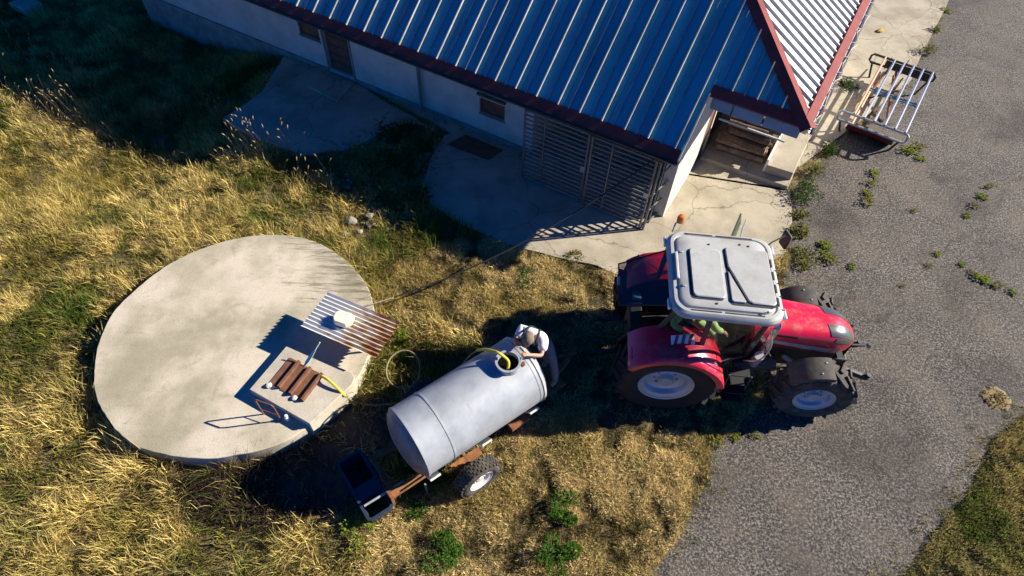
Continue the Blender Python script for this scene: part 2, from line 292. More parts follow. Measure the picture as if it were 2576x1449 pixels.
M = dict(
    soil=ground_mat(), shadesoil=mat('shade_soil', (.022, .018, .013), .7, var2=(.06, .047, .03), vscale=6, bump=.6, bscale=20), trampled=mat('shaded_trampled_soil', (.045, .034, .02), .95, var2=(.11, .08, .04), vscale=5, bump=.6, bscale=22), asphalt=asphalt_mat(),  # second and third soils carry ground shade in their colour
    conc=concrete_mat('concrete', (.42, .37, .28), (.28, .245, .18), (.22, .19, .13)),
    disc=disc_mat(), box=concrete_mat('box_concrete', (.52, .47, .38), (.36, .32, .25), (.23, .205, .14), .02, .75),
    plaster=mat('plaster', (.56, .53, .47), .9, var2=(.36, .34, .29), vscale=1.6, bump=.2, bscale=30, thr=(.42, .8), detail=9),
    plinth=mat('plinth', (.28, .29, .25), .9, var=.4, vscale=3),
    sheet=mat('roof_metal_shade_blue', (.045, .36, .45), .55, .0, var2=(.03, .23, .31), vscale=3.0, stretch=(1, .12, .12), thr=(.36, .7), spec=.35),  # grey-white metal; the blue of its sky-lit shade is put into the colour
    white_sheet=mat('roof_metal_pale', (.52, .52, .51), .55, .1, var=.3, vscale=2.2),
    rib=mat('roof_rib_metal', (.36, .37, .37), .6, .0, var=.45, vscale=2.),
    maroon=mat('maroon_flashing', (.23, .05, .045), .65, 0, var=.3, vscale=2.5, spec=.15),
    darkmetal=mat('dark_metal', (.03, .03, .032), .5, .3, var=.3),
    black=mat('black_plastic', (.012, .012, .013), .55),
    hole=mat('dark_opening', (.006, .006, .006), 1, spec=0),
    wood=mat('weathered_wood', (.16, .085, .05), .85, var2=(.09, .045, .03), vscale=6, bump=.3),
    bark=mat('bark', (.13, .085, .06), .95, var2=(.05, .032, .025), vscale=9, bump=.8, bscale=30),
    palebark=mat('pale_bark', (.30, .21, .15), .95, var2=(.12, .08, .06), vscale=8, bump=.8, bscale=30),
    cutwood=mat('cut_wood', (.55, .40, .25), .85, var=.4, vscale=14),
    galv=mat('galvanised_steel', (.46, .48, .49), .45, .55, var=.3, vscale=5),
    gate=mat('gate_steel', (.20, .205, .21), .5, .5, var=.35, vscale=5),
    chrome=mat('bright_tube', (.72, .73, .74), .25, .8, var=.15, vscale=6),
    tank=mat('tank_galvanised', (.38, .405, .435), .5, .2, var2=(.25, .265, .295), vscale=2.4, bump=.12, bscale=5, thr=(.40, .74), detail=11),
    rust=mat('rust', (.30, .12, .045), .85, .1, var2=(.14, .06, .03), vscale=7, bump=.3),
    rustdark=mat('rust_brown', (.13, .055, .03), .8, .1, var2=(.20, .09, .045), vscale=6, bump=.2),
    orange=mat('orange_primer', (.36, .15, .045), .75, 0, var2=(.13, .06, .03), vscale=6),
    pale=mat('pale_plate', (.55, .55, .5), .6, 0, var=.3, vscale=8),
    red=mat('red_paint', (.66, .006, .045), .3, 0, coat=.5, var2=(.46, .02, .025), vscale=2.6, thr=(.45, .8), detail=8),
    roofgrey=mat('cab_roof_plastic', (.43, .435, .42), .45, 0, var2=(.34, .335, .31), vscale=2.2, thr=(.45, .75)),
    reddark=mat('dark_red_paint', (.20, .012, .016), .45, var=.4, vscale=5),
    weedmirror=mat('green_plate', (.05, .075, .035), .6),
    maroonpanel=mat('dark_maroon_panel', (.12, .012, .014), .6, var=.4, vscale=4),
    pipegrey=mat('pipe_grey_paint', (.16, .19, .22), .5, var=.2),
    seam_and_shadow=mat('dark_seam_and_shadow', (.02, .024, .03), .6),
    greyplastic=mat('grey_plastic', (.06, .055, .05), .6, var=.25, vscale=4),
    rubber=mat('tyre_rubber', (.008, .0078, .0075), .85, var2=(.018, .016, .014), vscale=6, bump=.2),
    rubberdust=mat('dusty_rubber', (.03, .028, .025), .85, var2=(.07, .06, .05), vscale=5),
    rim=mat('silver_rim', (.46, .50, .57), .4, .35, var=.15, vscale=4),
    whiterim=mat('white_rim', (.72, .68, .64), .5, .1, var=.2, vscale=5),
    engine=mat('engine_grey', (.05, .05, .052), .55, .4, var=.4, vscale=8),
    glass=glassmat('cab_glass', (.80, .84, .82), .07), tint=glassmat('tinted_glass', (.62, .60, .62), .06),
    ventglass=mat('vent_mesh', (.10, .12, .105), .3, .2, coat=.5, var=.4, vscale=40),
    amber=mat('amber_lens', (.65, .17, .02), .3, coat=.5), lens=mat('lamp_lens', (.7, .72, .72), .15, .3),
    white=mat('white_paint', (.75, .74, .72), .6), redflat=mat('red_stripe', (.55, .03, .03), .5),
    hose=mat('yellow_hose', (.70, .58, .05), .5, var=.2), hosedull=mat('dull_hose', (.22, .19, .09), .6, var=.35, vscale=4),
    cable=mat('black_cable', (.015, .014, .014), .6), sunlitcable=mat('sunlit_cable', (.30, .28, .24), .6),
    stone=mat('pale_stone', (.62, .58, .5), .9, var=.25, vscale=7, bump=.4), blockm=mat('pale_block', (.72, .66, .55), .9, var=.15, vscale=6, bump=.3),
    mint=mat('mint_plastic', (.50, .68, .55), .5),
    skin=mat('skin', (.50, .27, .18), .6, var=.15, vscale=12), shirt=mat('white_shirt', (.70, .69, .70), .85, var=.12, vscale=8, bump=.3, bscale=18),
    trousers=mat('dark_trousers', (.19, .165, .18), .9, var2=(.28, .245, .25), vscale=9, bump=.4, bscale=20), strap=mat('black_strap', (.012, .011, .012), .8),
    cap=mat('taupe_cap', (.20, .145, .10), .9, var=.25, vscale=10), hair=mat('dark_hair', (.03, .022, .02), .8), boot=mat('tan_boot', (.36, .27, .15), .85, var=.3, vscale=9),
    lime=mat('lime_jacket', (.55, .76, .26), .7, var=.25, vscale=8, bump=.3, bscale=20), jeans=mat('blue_jeans', (.06, .10, .19), .85, var=.3, vscale=9),
    tub=mat('blue_black_plastic', (.03, .045, .075), .38, var=.3, vscale=6),
    bluebar=mat('blue_grey_paint_and_shade', (.13, .26, .38), .5, 0, var=.2, vscale=5), rustbar=mat('rusty_tube', (.55, .30, .20), .6, .3, var=.3, vscale=7),
    yellowrag=mat('yellow_cloth', (.45, .32, .06), .9, var=.3, vscale=12), dung=mat('dried_dung', (.30, .23, .11), .95, var=.4, vscale=14, bump=.8),
    blade=leaf_mat('grass_blade'), weed=leaf_mat('weed_leaf', False, (.055, .115, .018)), weedyellow=leaf_mat('weed_leaf_yellow', False, (.17, .21, .03)),  # last leaf colour is a yellower green
    weeddark=leaf_mat('weed_leaf_dark', False, (.045, .085, .02)),
    drystraw=leaf_mat('dry_straw', False, (.24, .18, .085)), moss=leaf_mat('moss_tuft', False, (.15, .145, .04)), stem=mat('weed_stem', (.12, .13, .04), .8), palestone=mat('limestone', (.26, .235, .19), .9, var=.3, vscale=9, bump=.4),
)
def rust_sheet_mat():
    m = bpy.data.materials.new('rusting_corrugated_metal'); m.use_nodes = True; n = m.node_tree.nodes; l = m.node_tree.links; b = n['Principled BSDF']
    tc = n.new('ShaderNodeTexCoord'); sx = n.new('ShaderNodeSeparateXYZ'); l.new(tc.outputs['Object'], sx.inputs[0])
    mp = n.new('ShaderNodeMapping'); mp.inputs['Scale'].default_value = (3, 14, 3); l.new(tc.outputs['Object'], mp.inputs[0])
    t = emat(n, 'ShaderNodeTexNoise', Scale=1.2, Detail=7., Roughness=.65); l.new(mp.outputs[0], t.inputs['Vector'])
    ma = n.new('ShaderNodeMath'); ma.operation = 'MULTIPLY_ADD'; l.new(sx.outputs['X'], ma.inputs[0]); ma.inputs[1].default_value = .22; l.new(t.outputs['Fac'], ma.inputs[2])
    r = n.new('ShaderNodeValToRGB'); e = r.color_ramp.elements; e[0].position = .5; e[0].color = (.62, .62, .6, 1); e[1].position = .72; e[1].color = (.26, .10, .03, 1); x = e.new(.58); x.color = (.52, .38, .22, 1)
    l.new(ma.outputs[0], r.inputs[0]); l.new(r.outputs[0], b.inputs['Base Color']); b.inputs['Roughness'].default_value = .5; b.inputs['Metallic'].default_value = .15
    return m
M['rustsheet'] = rust_sheet_mat()

def add_dust(m, col, scale, lo, hi, amt, stretch=(1, 1, 1)):
    n = m.node_tree.nodes; l = m.node_tree.links; b = n['Principled BSDF']; src = b.inputs['Base Color'].links[0].from_socket
    tc = n.new('ShaderNodeTexCoord'); mp = n.new('ShaderNodeMapping'); mp.inputs['Scale'].default_value = stretch; l.new(tc.outputs['Object'], mp.inputs[0])
    t = emat(n, 'ShaderNodeTexNoise', Scale=scale, Detail=10., Roughness=.72); l.new(mp.outputs[0], t.inputs['Vector'])
    r = n.new('ShaderNodeValToRGB'); r.color_ramp.elements[0].position = lo; r.color_ramp.elements[0].color = (0, 0, 0, 1); r.color_ramp.elements[1].position = hi; r.color_ramp.elements[1].color = (amt, amt, amt, 1); l.new(t.outputs['Fac'], r.inputs[0])
    mx = n.new('ShaderNodeMix'); mx.data_type = 'RGBA'; l.new(r.outputs[0], mx.inputs[0]); l.new(src, mx.inputs[6]); mx.inputs[7].default_value = (*col, 1); l.new(mx.outputs[2], b.inputs['Base Color'])
    rr_ = n.new('ShaderNodeMath'); rr_.operation = 'MULTIPLY_ADD'; l.new(r.outputs[0], rr_.inputs[0]); rr_.inputs[1].default_value = .4; rr_.inputs[2].default_value = b.inputs['Roughness'].default_value; l.new(rr_.outputs[0], b.inputs['Roughness'])
add_dust(M['red'], (.22, .16, .10), 5., .50, .74, .55); add_dust(M['roofgrey'], (.24, .21, .16), 4., .52, .78, .6)
add_dust(M['tank'], (.17, .10, .06), 2.6, .60, .74, .6, (3.2, .7, .7)); add_dust(M['greyplastic'], (.20, .16, .11), 6., .46, .7, .5)
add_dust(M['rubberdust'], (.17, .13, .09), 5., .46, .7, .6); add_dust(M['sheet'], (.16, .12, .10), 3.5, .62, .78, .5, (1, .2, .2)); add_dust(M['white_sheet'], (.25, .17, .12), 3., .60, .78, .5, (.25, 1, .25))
# ------------------------------------------------------------------ setting: ground, asphalt, concrete
P2 = lambda L: [tuple(at(*p))[:2] for p in L]
g = MB(); N = 121; ext = np.concatenate([np.array([-3000, -300]), np.linspace(-30, 30, N), np.array([300, 3000])])
def gz(x, y):
    s1 = np.clip((-np.asarray(x)-6.3)/4.5, 0, 1); s2 = np.clip((np.asarray(y)-9.2)/3.5, 0, 1); return -.95*s1*s1*(3-2*s1)*s2*s2*(3-2*s2)
k = len(ext); g.add([(x, y+10, float(gz(x, y+10))) for x in ext for y in ext], [(i*k+j, (i+1)*k+j, (i+1)*k+j+1, i*k+j+1) for i in range(k-1) for j in range(k-1)])
tag(g.build('ground', M['soil'], smooth=0), 'bare brown soil and straw showing between the grass', 'ground', kind='structure')
BC = Vector((3.33, 10.324, 0)); BA = R_(-28.2); BU = Vector((math.cos(BA), math.sin(BA), 0)); BV = Vector((-BU.y, BU.x, 0))
def bw(u, v, z=0): return BC+BU*u+BV*v+Vector((0, 0, z))
ASPH = P2([(1560, 1500), (1625, 1449), (1690, 1370), (1740, 1290), (1775, 1200), (1805, 1130), (1850, 1085), (1900, 1010), (1935, 900), (1965, 760), (1985, 660), (1995, 560), (1985, 480), (2060, 410), (2110, 350), (2200, 290), (2300, 165), (2365, 0)])
ASPH += [(at(2365, 0).x+4, at(2365, 0).y+9), (60, 60), (60, 8)]+P2([(2700, 940), (2576, 1045), (2500, 1120), (2455, 1200), (2400, 1290), (2330, 1370), (2270, 1449), (2210, 1510)])+[(5.2, -3), (2., -3), (1.2, 1.2)]
ASPHR = ragged(ASPH, .12, .13)
def sheet(poly, z, name, m, label, cat):
    bm = bmesh.new(); f = bm.faces.new([bm.verts.new((p[0], p[1], z)) for p in poly]); bmesh.ops.triangulate(bm, faces=bm.faces); me = bpy.data.meshes.new(name)
    bmesh.ops.recalc_face_normals(bm, faces=bm.faces)
    if sum(f.normal.z for f in bm.faces) < 0: bmesh.ops.reverse_faces(bm, faces=bm.faces)
    bm.to_mesh(me); bm.free(); me.materials.append(m)
    o = bpy.data.objects.new(name, me); S.collection.objects.link(o); return tag(o, label, cat, kind='structure')
sheet(ASPHR, .006, 'road', M['asphalt'], 'coarse grey brown asphalt road with weeds in its cracks', 'road')
AP1o = P2([(1118, 345), (1085, 400), (1062, 470), (1078, 512), (1150, 562), (1265, 614), (1390, 648), (1500, 672), (1570, 700), (1700, 720), (1900, 690), (1975, 640), (1992, 560), (1986, 480)])
AP1 = ragged(AP1o, .2, .05, 8)[:-1]+[tuple(bw(2.28, 3.4)[:2]), tuple(bw(2.28, 6)[:2]), tuple(bw(-4.6, 6)[:2]), tuple(bw(-4.6, 1.2)[:2]), tuple(bw(-6., 1.2)[:2])]
AP2 = ragged(P2([(735, 118), (660, 235), (562, 303), (640, 348), (765, 397), (880, 378), (955, 342), (1000, 318), (1060, 318), (1112, 342)]), .2, .07, 9)[:-1]+[tuple(bw(-6.15, .7)[:2]), tuple(bw(-6.15, 1.2)[:2]), tuple(bw(-12.6, 1.2)[:2])]
AP3 = [tuple(bw(2.3, 4.5)[:2]), tuple(bw(1.7, 6.2)[:2]), tuple(bw(1.7, 24)[:2]), tuple(bw(7., 24)[:2])]+P2([(2400, -60), (2395, -20), (2378, 20), (2312, 150), (2290, 205), (2180, 292), (2112, 345)])
TANK_SHADE = P2([(640, 1185), (700, 1160), (840, 1075), (920, 985), (985, 1000), (985, 1130), (905, 1255), (850, 1300), (700, 1290)])
sheet(ragged(TANK_SHADE, .15, .12, 12), .003, 'shade_soil', M['shadesoil'], 'soil painted dark for shade between the pit cover and trailer', 'soil')  # dark sheet painted where the tank's shadow lies on the ground
TRAMP_SHADE = P2([(985, 985), (1100, 880), (1300, 790), (1560, 745), (1900, 760), (1930, 900), (1890, 1005), (1820, 1060), (1560, 1095), (1400, 1020), (1290, 1100), (1100, 1180)])
sheet(ragged(TRAMP_SHADE, .15, .12, 13), .0028, 'shaded_trampled_soil', M['trampled'], 'trampled earth painted dark for shade under the tractor and trailer', 'soil')  # earth colour darkened to carry the shade between tractor and tank
def pad(poly, z, name, m, label):
    bm = bmesh.new(); vs = [bm.verts.new((p[0], p[1], z)) for p in poly]; f = bm.faces.new(vs); f.normal_update()
    if f.normal.z < 0: f.normal_flip()
    lo = [bm.verts.new((p[0], p[1], -.05)) for p in poly]; n_ = len(poly)
    for i in range(n_): bm.faces.new((vs[i], vs[(i+1) % n_], lo[(i+1) % n_], lo[i]))
    bmesh.ops.triangulate(bm, faces=[f]); bmesh.ops.recalc_face_normals(bm, faces=bm.faces)
    me = bpy.data.meshes.new(name); bm.to_mesh(me); bm.free(); me.materials.append(m); o = bpy.data.objects.new(name, me); S.collection.objects.link(o)
    return tag(o, label, 'pavement', kind='structure')
pad(AP1, .05, 'concrete_apron', M['conc'], 'cracked concrete apron in front of the gated shed bay')
pad(AP2, .06, 'concrete_pad', M['conc'], 'shaded concrete pad along the long white wall')
pad(AP3, .045, 'concrete_walk', M['conc'], 'sunlit concrete walk beside the gable end of the building')
pd = MB().prism([tuple(p)[:2] for p in (at(785, 186), at(896, 214), at(852, 262), at(778, 226))], .0, .12).build('doorstep', M['conc'], bevel=.01); tag(pd, 'low square concrete step below the brown wall door', 'step', kind='structure')

# ------------------------------------------------------------------ farm building (local frame: u along the eave, v inward)
bld = thing('farm_building', 'long white walled farm shed with ribbed metal hip roof and maroon trim', 'building', BC, BA)
TS = math.tan(R_(36)); ZE = 2.5; VH, UH = 1.22, 2.07; VR = 6.2; KH = 1.19
zr = lambda v: ZE+TS*v
def hipv(u): return min(VR, VH+(UH-u)/KH) if u < UH else VH
US = UH-(VR-VH)*KH; ZR = zr(VR); ZH = zr(VH)
def lp(u, v, dz=0): return Vector((u, v, zr(v)+dz))
edges = [-19.0+1.08*i for i in range(18)]; edges = [e for e in edges if e < -.3]+[0.0, 1.05, UH]
rib_id = 0
for a, b in zip(edges[:-1], edges[1:]):
    v0 = 0 if b <= .001 else VH
    ya, yb = hipv(a), hipv(b)
    poly = [lp(a+.004, v0), lp(b-.004, v0)]
    if a < US < b: poly += [lp(b-.004, yb), lp(US, VR), lp(a+.004, VR)]
    else: poly += [lp(b-.004, yb), lp(a+.004, ya)]
    if abs(ya-v0) < 1e-3 and abs(yb-v0) < 1e-3: continue
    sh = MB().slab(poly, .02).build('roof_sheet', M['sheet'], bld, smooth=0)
    nr = max(1, round((b-a)/.27))
    for q in range(nr):
        u = a+(b-a)*(q+.5)/nr; top = hipv(u+.03)-.1
        rib_id += 1
        major = rib_id % 2 == 0
        h = (.062 if major else .035)*random.uniform(.9, 1.1); wb, wt = (.019, .012) if major else (.014, .010)
        v00 = v0+.17
        if top-v00 < .15: continue
        if not major: v00 = v0+.17
        n = Vector((0, -math.sin(R_(36)), math.cos(R_(36))))
        ring = lambda v: [Vector(lp(u-wb, v, .001)), Vector(lp(u-wt, v))+n*h, Vector(lp(u+wt, v))+n*h, Vector(lp(u+wb, v, .001))]
        MB().loft([ring(v00), ring(top)]).build('rib', M['rib'], sh, smooth=0)
# hip end sheets
E0 = Vector((UH, VH, ZH)); E1 = Vector((UH, 2*VR-VH, ZH)); ER = Vector((US, VR, ZR))
sl = (ER-Vector((UH, VR, ZH))); en = Vector((-(sl.z), 0, sl.x)); en = -en if en.z < 0 else en; en.normalize()
def hp(v, t): return Vector((UH, v, ZH))+sl*t
def tmax(v): return max(0., 1-abs(v-VR)/(VR-VH))
vs = [VH+i*.9 for i in range(12)]; vs = [v for v in vs if v < 2*VR-VH-.3]+[2*VR-VH]
for a, b in zip(vs[:-1], vs[1:]):
    poly = [hp(a+.003, 0), hp(b-.003, 0)]
    if a < VR < b: poly += [hp(b-.003, tmax(b)), hp(VR, 1), hp(a+.003, tmax(a))]
    else: poly += [hp(b-.003, tmax(b)), hp(a+.003, tmax(a))]
    poly = [p for i, p in enumerate(poly) if i == 0 or (p-poly[i-1]).length > .01]
    sh = MB().slab(poly, .02).build('roof_sheet', M['white_sheet'], bld, smooth=0)
    for q in range(3):
        v = a+(b-a)*(q+.5)/3; tm = tmax(v)-.035; h = .052
        if tm < .05: continue
        ring = lambda t: [hp(v-.04, t)+en*.001, hp(v-.022, t)+en*h, hp(v+.022, t)+en*h, hp(v+.04, t)+en*.001]
        MB().loft([ring(.02), ring(tm)]).build('rib', M['white_sheet'], sh, smooth=0)
# back slope
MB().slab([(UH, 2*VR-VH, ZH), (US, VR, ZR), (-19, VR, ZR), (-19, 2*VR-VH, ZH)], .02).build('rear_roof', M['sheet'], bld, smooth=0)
# flashings
fn_ = Vector((0, -math.sin(R_(36)), math.cos(R_(36))))
hd = (ER-E0).normalized(); off_f = fn_.cross(hd).normalized(); off_e = hd.cross(en).normalized()
if off_f.x > 0: off_f = -off_f
if off_e.x < 0: off_e = -off_e
def hipcap(side, o_, nn, mm):
    a, b = E0+Vector((0, 0, .085)), ER+Vector((0, 0, .085))
    a0 = a-hd*.05
    return MB().slab([a0, b, b+o_*.21-nn*.012, a0+o_*.21-nn*.012], .012).build('hip_flashing', mm, bld, smooth=0)
hipcap(0, off_f, fn_, M['maroon']); hipcap(1, off_e, en, M['maroon'])
MB().slab([lp(-19, -.02, .012), lp(0, -.02, .012), lp(0, .17, .03), lp(-19, .17, .03)], .014).build('eave_flashing', M['maroon'], bld, smooth=0)
MB().slab([lp(.0, VH-.02, .012), lp(UH, VH-.02, .012), lp(UH-.12, VH+.17, .03), lp(0., VH+.17, .03)], .014).build('eave_flashing', M['maroon'], bld, smooth=0)
MB().slab([hp(VH, 0)+en*.075, hp(2*VR-VH, 0)+en*.075, hp(2*VR-VH-.1, .03)+en*.078, hp(VH+.1, .03)+en*.078], .09).build('eave_flashing', M['maroon'], bld, smooth=0)
def gutter(path_a, path_b, outw, m, name='gutter'):
    a, b = Vector(path_a), Vector(path_b); o_ = Vector(outw); rings = []
    for p in (a, b):
        rings.append([p+o_*(.065-.065*math.cos(t))+Vector((0, 0, -.065*math.sin(t))) for t in [math.pi*i/6 for i in range(7)]]+[p+o_*(.068-.057*math.cos(t))+Vector((0, 0, -.057*math.sin(t))) for t in [math.pi*i/6 for i in range(6, -1, -1)]])
    return MB().loft(rings).build(name, m, bld, smooth=40)
gutter((-19, -.02, ZE-.005), (.02, -.02, ZE-.005), (0, -1, 0), M['darkmetal'])
ge = gutter((UH+.0, VH-.05, ZH-.005), (UH+.0, 2*VR-VH, ZH-.005), (1, 0, 0), M['galv'])
for i in range(14):
    v = VH+.2+i*.7; MB().bar((UH, v, ZH+.012), (UH+.135, v+.05, ZH+.0), .02, .006).build('bracket', M['pale'], ge, smooth=0)
MB().tube(spline([(UH+.1, VH+.1, ZH-.12)]+[(UH+.1+random.uniform(-.04, .09), VH+.35+i*.38, ZH+.03-.06*(i % 2)) for i in range(14)]), .009, 5).build('wall_cable', M['pale'], bld)
# verge trim and soffit boards
MB().bar((.012, -.02, ZE+.03), (.012, VH+.02, zr(VH)+.03), .03, .05).build('verge_trim', M['rib'], bld, smooth=0)
for (a, b) in ((.08, .52), (.56, 1.18), (1.22, 1.95)):
    MB().span((a, VH+.05, ZH-.33), (b, VH+.075, ZH-.08)).build('fascia_board', M['bluebar'], bld, bevel=.004)  # pale boards; the blue shade under the eave is put into their colour
MB().span((0, VH+.03, ZH-.06), (UH-.05, VH+.05, ZH-.0)).build('eave_batten', M['wood'], bld)
MB().bar((.25, 1.95, 2.42), (1.75, 1.95, 2.42), .035, .04).build('timber_beam', M['pale'], bld)
MB().span((-19, .05, 2.36), (-.12, 1.14, 2.39)).build('soffit', M['plaster'], bld)
# front wall with openings
def wall_holes(u0, u1, z0, z1, v0, v1, holes):
    b = MB(); us = sorted({u0, u1, *[h[0] for h in holes], *[h[1] for h in holes]})
    for a, c in zip(us[:-1], us[1:]):
        hh = sorted((h[2], h[3]) for h in holes if h[0] <= a+1e-6 and h[1] >= c-1e-6); z = z0
        for (p, q) in hh:
            if p > z+1e-6: b.span((a, v0, z), (c, v1, p))
            z = q
        if z1 > z+1e-6: b.span((a, v0, z), (c, v1, z1))
    return b
W1 = (-11.78, -11.0, .97, 1.41); W2 = (-5.62, -4.85, .72, 1.2); D1 = (-10.86, -9.93, .16, 2.05)
wall_holes(-19, -4.0, -1.2, 2.36, 1.15, 1.4, [W1, W2, D1]).build('wall', M['plaster'], bld, smooth=0)
MB().span((-19, 1.09, -1.2), (D1[0]-.05, 1.147, .17)).build('plinth', M['plinth'], bld, bevel=.008)
MB().span((D1[1]+.05, 1.09, 0), (-4.0, 1.147, .17)).build('plinth', M['plinth'], bld, bevel=.008)
for wdw in (W1, W2):
    f = MB()
    for (a, b) in (((wdw[0], wdw[2]), (wdw[0]+.05, wdw[3])), ((wdw[1]-.05, wdw[2]), (wdw[1], wdw[3])), ((wdw[0]+.05, wdw[2]), (wdw[1]-.05, wdw[2]+.05)), ((wdw[0]+.05, wdw[3]-.05), (wdw[1]-.05, wdw[3]))):
        f.span((a[0], 1.2, a[1]), (b[0], 1.25, b[1]))
    fo = f.build('window', M['wood'], bld)
    MB().span((wdw[0]+.052, 1.22, wdw[2]+.052), (wdw[1]-.052, 1.235, wdw[3]-.052)).build('shutter', M['rustdark'], fo)
    MB().span((wdw[0]-.04, 1.06, wdw[3]+.1), (wdw[1]+.04, 1.147, wdw[3]+.16)).build('hood', M['wood'], fo, bevel=.006)
    MB().span((wdw[0]-.02, 1.12, wdw[2]-.04), (wdw[1]+.02, 1.147, wdw[2])).build('sill', M['plinth'], fo)
dr = MB().span((D1[0]+.0, 1.24, D1[2]), (D1[1], 1.27, D1[3])).build('door', M['rustdark'], bld)
for i in range(7):
    z = D1[2]+.03+i*.27; MB().span((D1[0]+.05, 1.215, z), (D1[1]-.05, 1.238, z+.235)).build('plank', M['wood'], dr, bevel=.006)
for sgn in (0, 1):
    u = D1[0]-.05 if sgn == 0 else D1[1]; MB().span((u, 1.12, .12), (u+.05, 1.147, 2.1)).build('door_frame', M['plinth'], bld)
MB().tube([(-7.48, .1, 2.42), (-7.48, .5, 2.3), (-7.48, 1.02, 2.15), (-7.48, 1.05, 1.9), (-7.48, 1.05, .25), (-7.48, .98, .1)], .05, 10).build('downpipe', M['pipegrey'], bld)
# gated bay, end pier, recess
MB().span((-4.25, 1.402, 0), (-4.0, 5.5, 2.36)).build('inner_wall', M['plaster'], bld)
MB().span((-4.0, 5.4, 0), (1.8, 5.6, 2.9)).build('rear_wall', M['plaster'], bld)
pier = MB(); vv = [.82, 1.5, 3.0]
pier.loft([[(-.36, v, 0), (-.1, v, 0), (-.1, v, min(zr(v)-.05, 3.2)), (-.36, v, min(zr(v)-.05, 3.2))] for v in vv])
pier.build('end_wall', M['plaster'], bld, smooth=0)
MB().loft([[(-.1, v, zr(v)-.33), (-.05, v, zr(v)-.33), (-.05, v, zr(v)-.04), (-.1, v, zr(v)-.04)] for v in (.02, .6, VH)]).build('barge_board', M['plaster'], bld, smooth=0)
MB().span((-.2, 3.0, .05), (-.12, 3.55, 2.2)).build('side_door', M['rustdark'], bld)
MB().span((-.2, 3.55, .05), (-.08, 3.66, 2.6)).build('post', M['plaster'], bld)
MB().span((-.25, 3.66, .05), (-.15, 5.4, 2.8)).build('inner_wall', M['wood'], bld)
MB().prism([(-.06, 3.32), (2.26, 3.42), (2.26, 5.4), (-.06, 5.4)], .0, .17).build('ledge', M['conc'], bld, bevel=.012)
MB().prism([(1.58, 3.62), (2.24, 3.68), (2.24, 5.4), (1.58, 5.4)], .171, .42).build('low_wall', M['conc'], bld, bevel=.012)
MB().span((1.52, 3.64, .171), (1.576, 5.4, .56)).build('upstand', M['white'], bld, bevel=.006)
MB().span((1.75, 5.602, 0), (1.95, 2*VR-1.0, 3.2)).build('side_wall', M['plaster'], bld)
MB().bar((UH-.1, VH+.1, ZH-.04), (1.85, 4.9, 3.1), .06, .1).build('side_beam', M['wood'], bld)
# logs
def log_mesh(L, r):
    rings = []
    for i in range(5):
        x = -L/2+L*i/4; rings.append([(x, (r*random.uniform(.78, 1.18))*math.cos(t), (r*random.uniform(.78, 1.18))*math.sin(t)) for t in [2*math.pi*k/10 for k in range(10)]])
    return rings
row = 0; z = .17
places = ['resting on the ledge', 'in the second layer', 'in the third layer', 'in the fourth layer', 'on the top layer']
wher = ['at the front of the woodpile', 'second row back in the woodpile', 'third row back in the woodpile', 'at the back of the woodpile']
for lay in range(5):
    r = .115
    for col in range(4 if lay < 3 else 3):
        v = 3.86+col*.25+(lay % 2)*.06+random.uniform(-.04, .04); L = random.uniform(.7, 1.35); rr = r*random.uniform(.55, 1.15)
        lo = thing('log', 'split firewood log %s, %s' % (places[lay], wher[col]), 'log', bw(.82+random.uniform(-.1, .1), v, z+r+random.uniform(-.03, .02)), BA+random.uniform(-.09, .09), 'split logs stacked in the woodpile')
        rings = log_mesh(L, rr); MB().loft(rings, cap=False).build('bark', M['bark'] if random.random() < .6 else M['palebark'], lo, smooth=60)
        e = MB()
        for rg, sx in ((rings[0], -1), (rings[-1], 1)):
            e.loft([rg, [(p[0]-sx*.004, p[1]*.98, p[2]*.98) for p in rg]], cap=True)
        e.build('cut_end', M['cutwood'], lo, smooth=0)
    z += .2

# gate panels
def gate_panel(u0, u1, v, label, z0=.1, z1=2.12, n=17):
    t = thing('metal_gate', label, 'gate', bw(u0, v), BA, 'barred metal gates closing the shed bay'); L = u1-u0
    for x in (0.03, L-.03):
        MB().tube([(x, 0, .0), (x, 0, z1+.05)], .028, 8).build('post', M['gate'], t)
    MB().tube([(L*.33, .0, z0), (L*.33, .0, z1)], .018, 6).build('upright', M['gate'], t)
    for i in range(n):
        z = z0+(z1-z0)*i/(n-1); MB().tube([(.03, .035, z), (L-.03, .035, z)], .021 if i % 4 else .028, 6).build('bar', M['gate'], t)
    MB().span((L-.13, -.03, 1.05), (L-.02, .02, 1.2)).build('latch', M['galv'], t)
    return t
gate_panel(-3.78, -2.06, .2, 'left barred metal gate panel beside the white wall')
gate_panel(-2.02, -.42, .17, 'right barred metal gate panel nearest the white end pier')
sg = gate_panel(0, .78, 0, 'short barred gate panel turned back to the white end pier', n=5); sg.location = bw(-.36, .14); sg.rotation_euler.z = BA+R_(80)

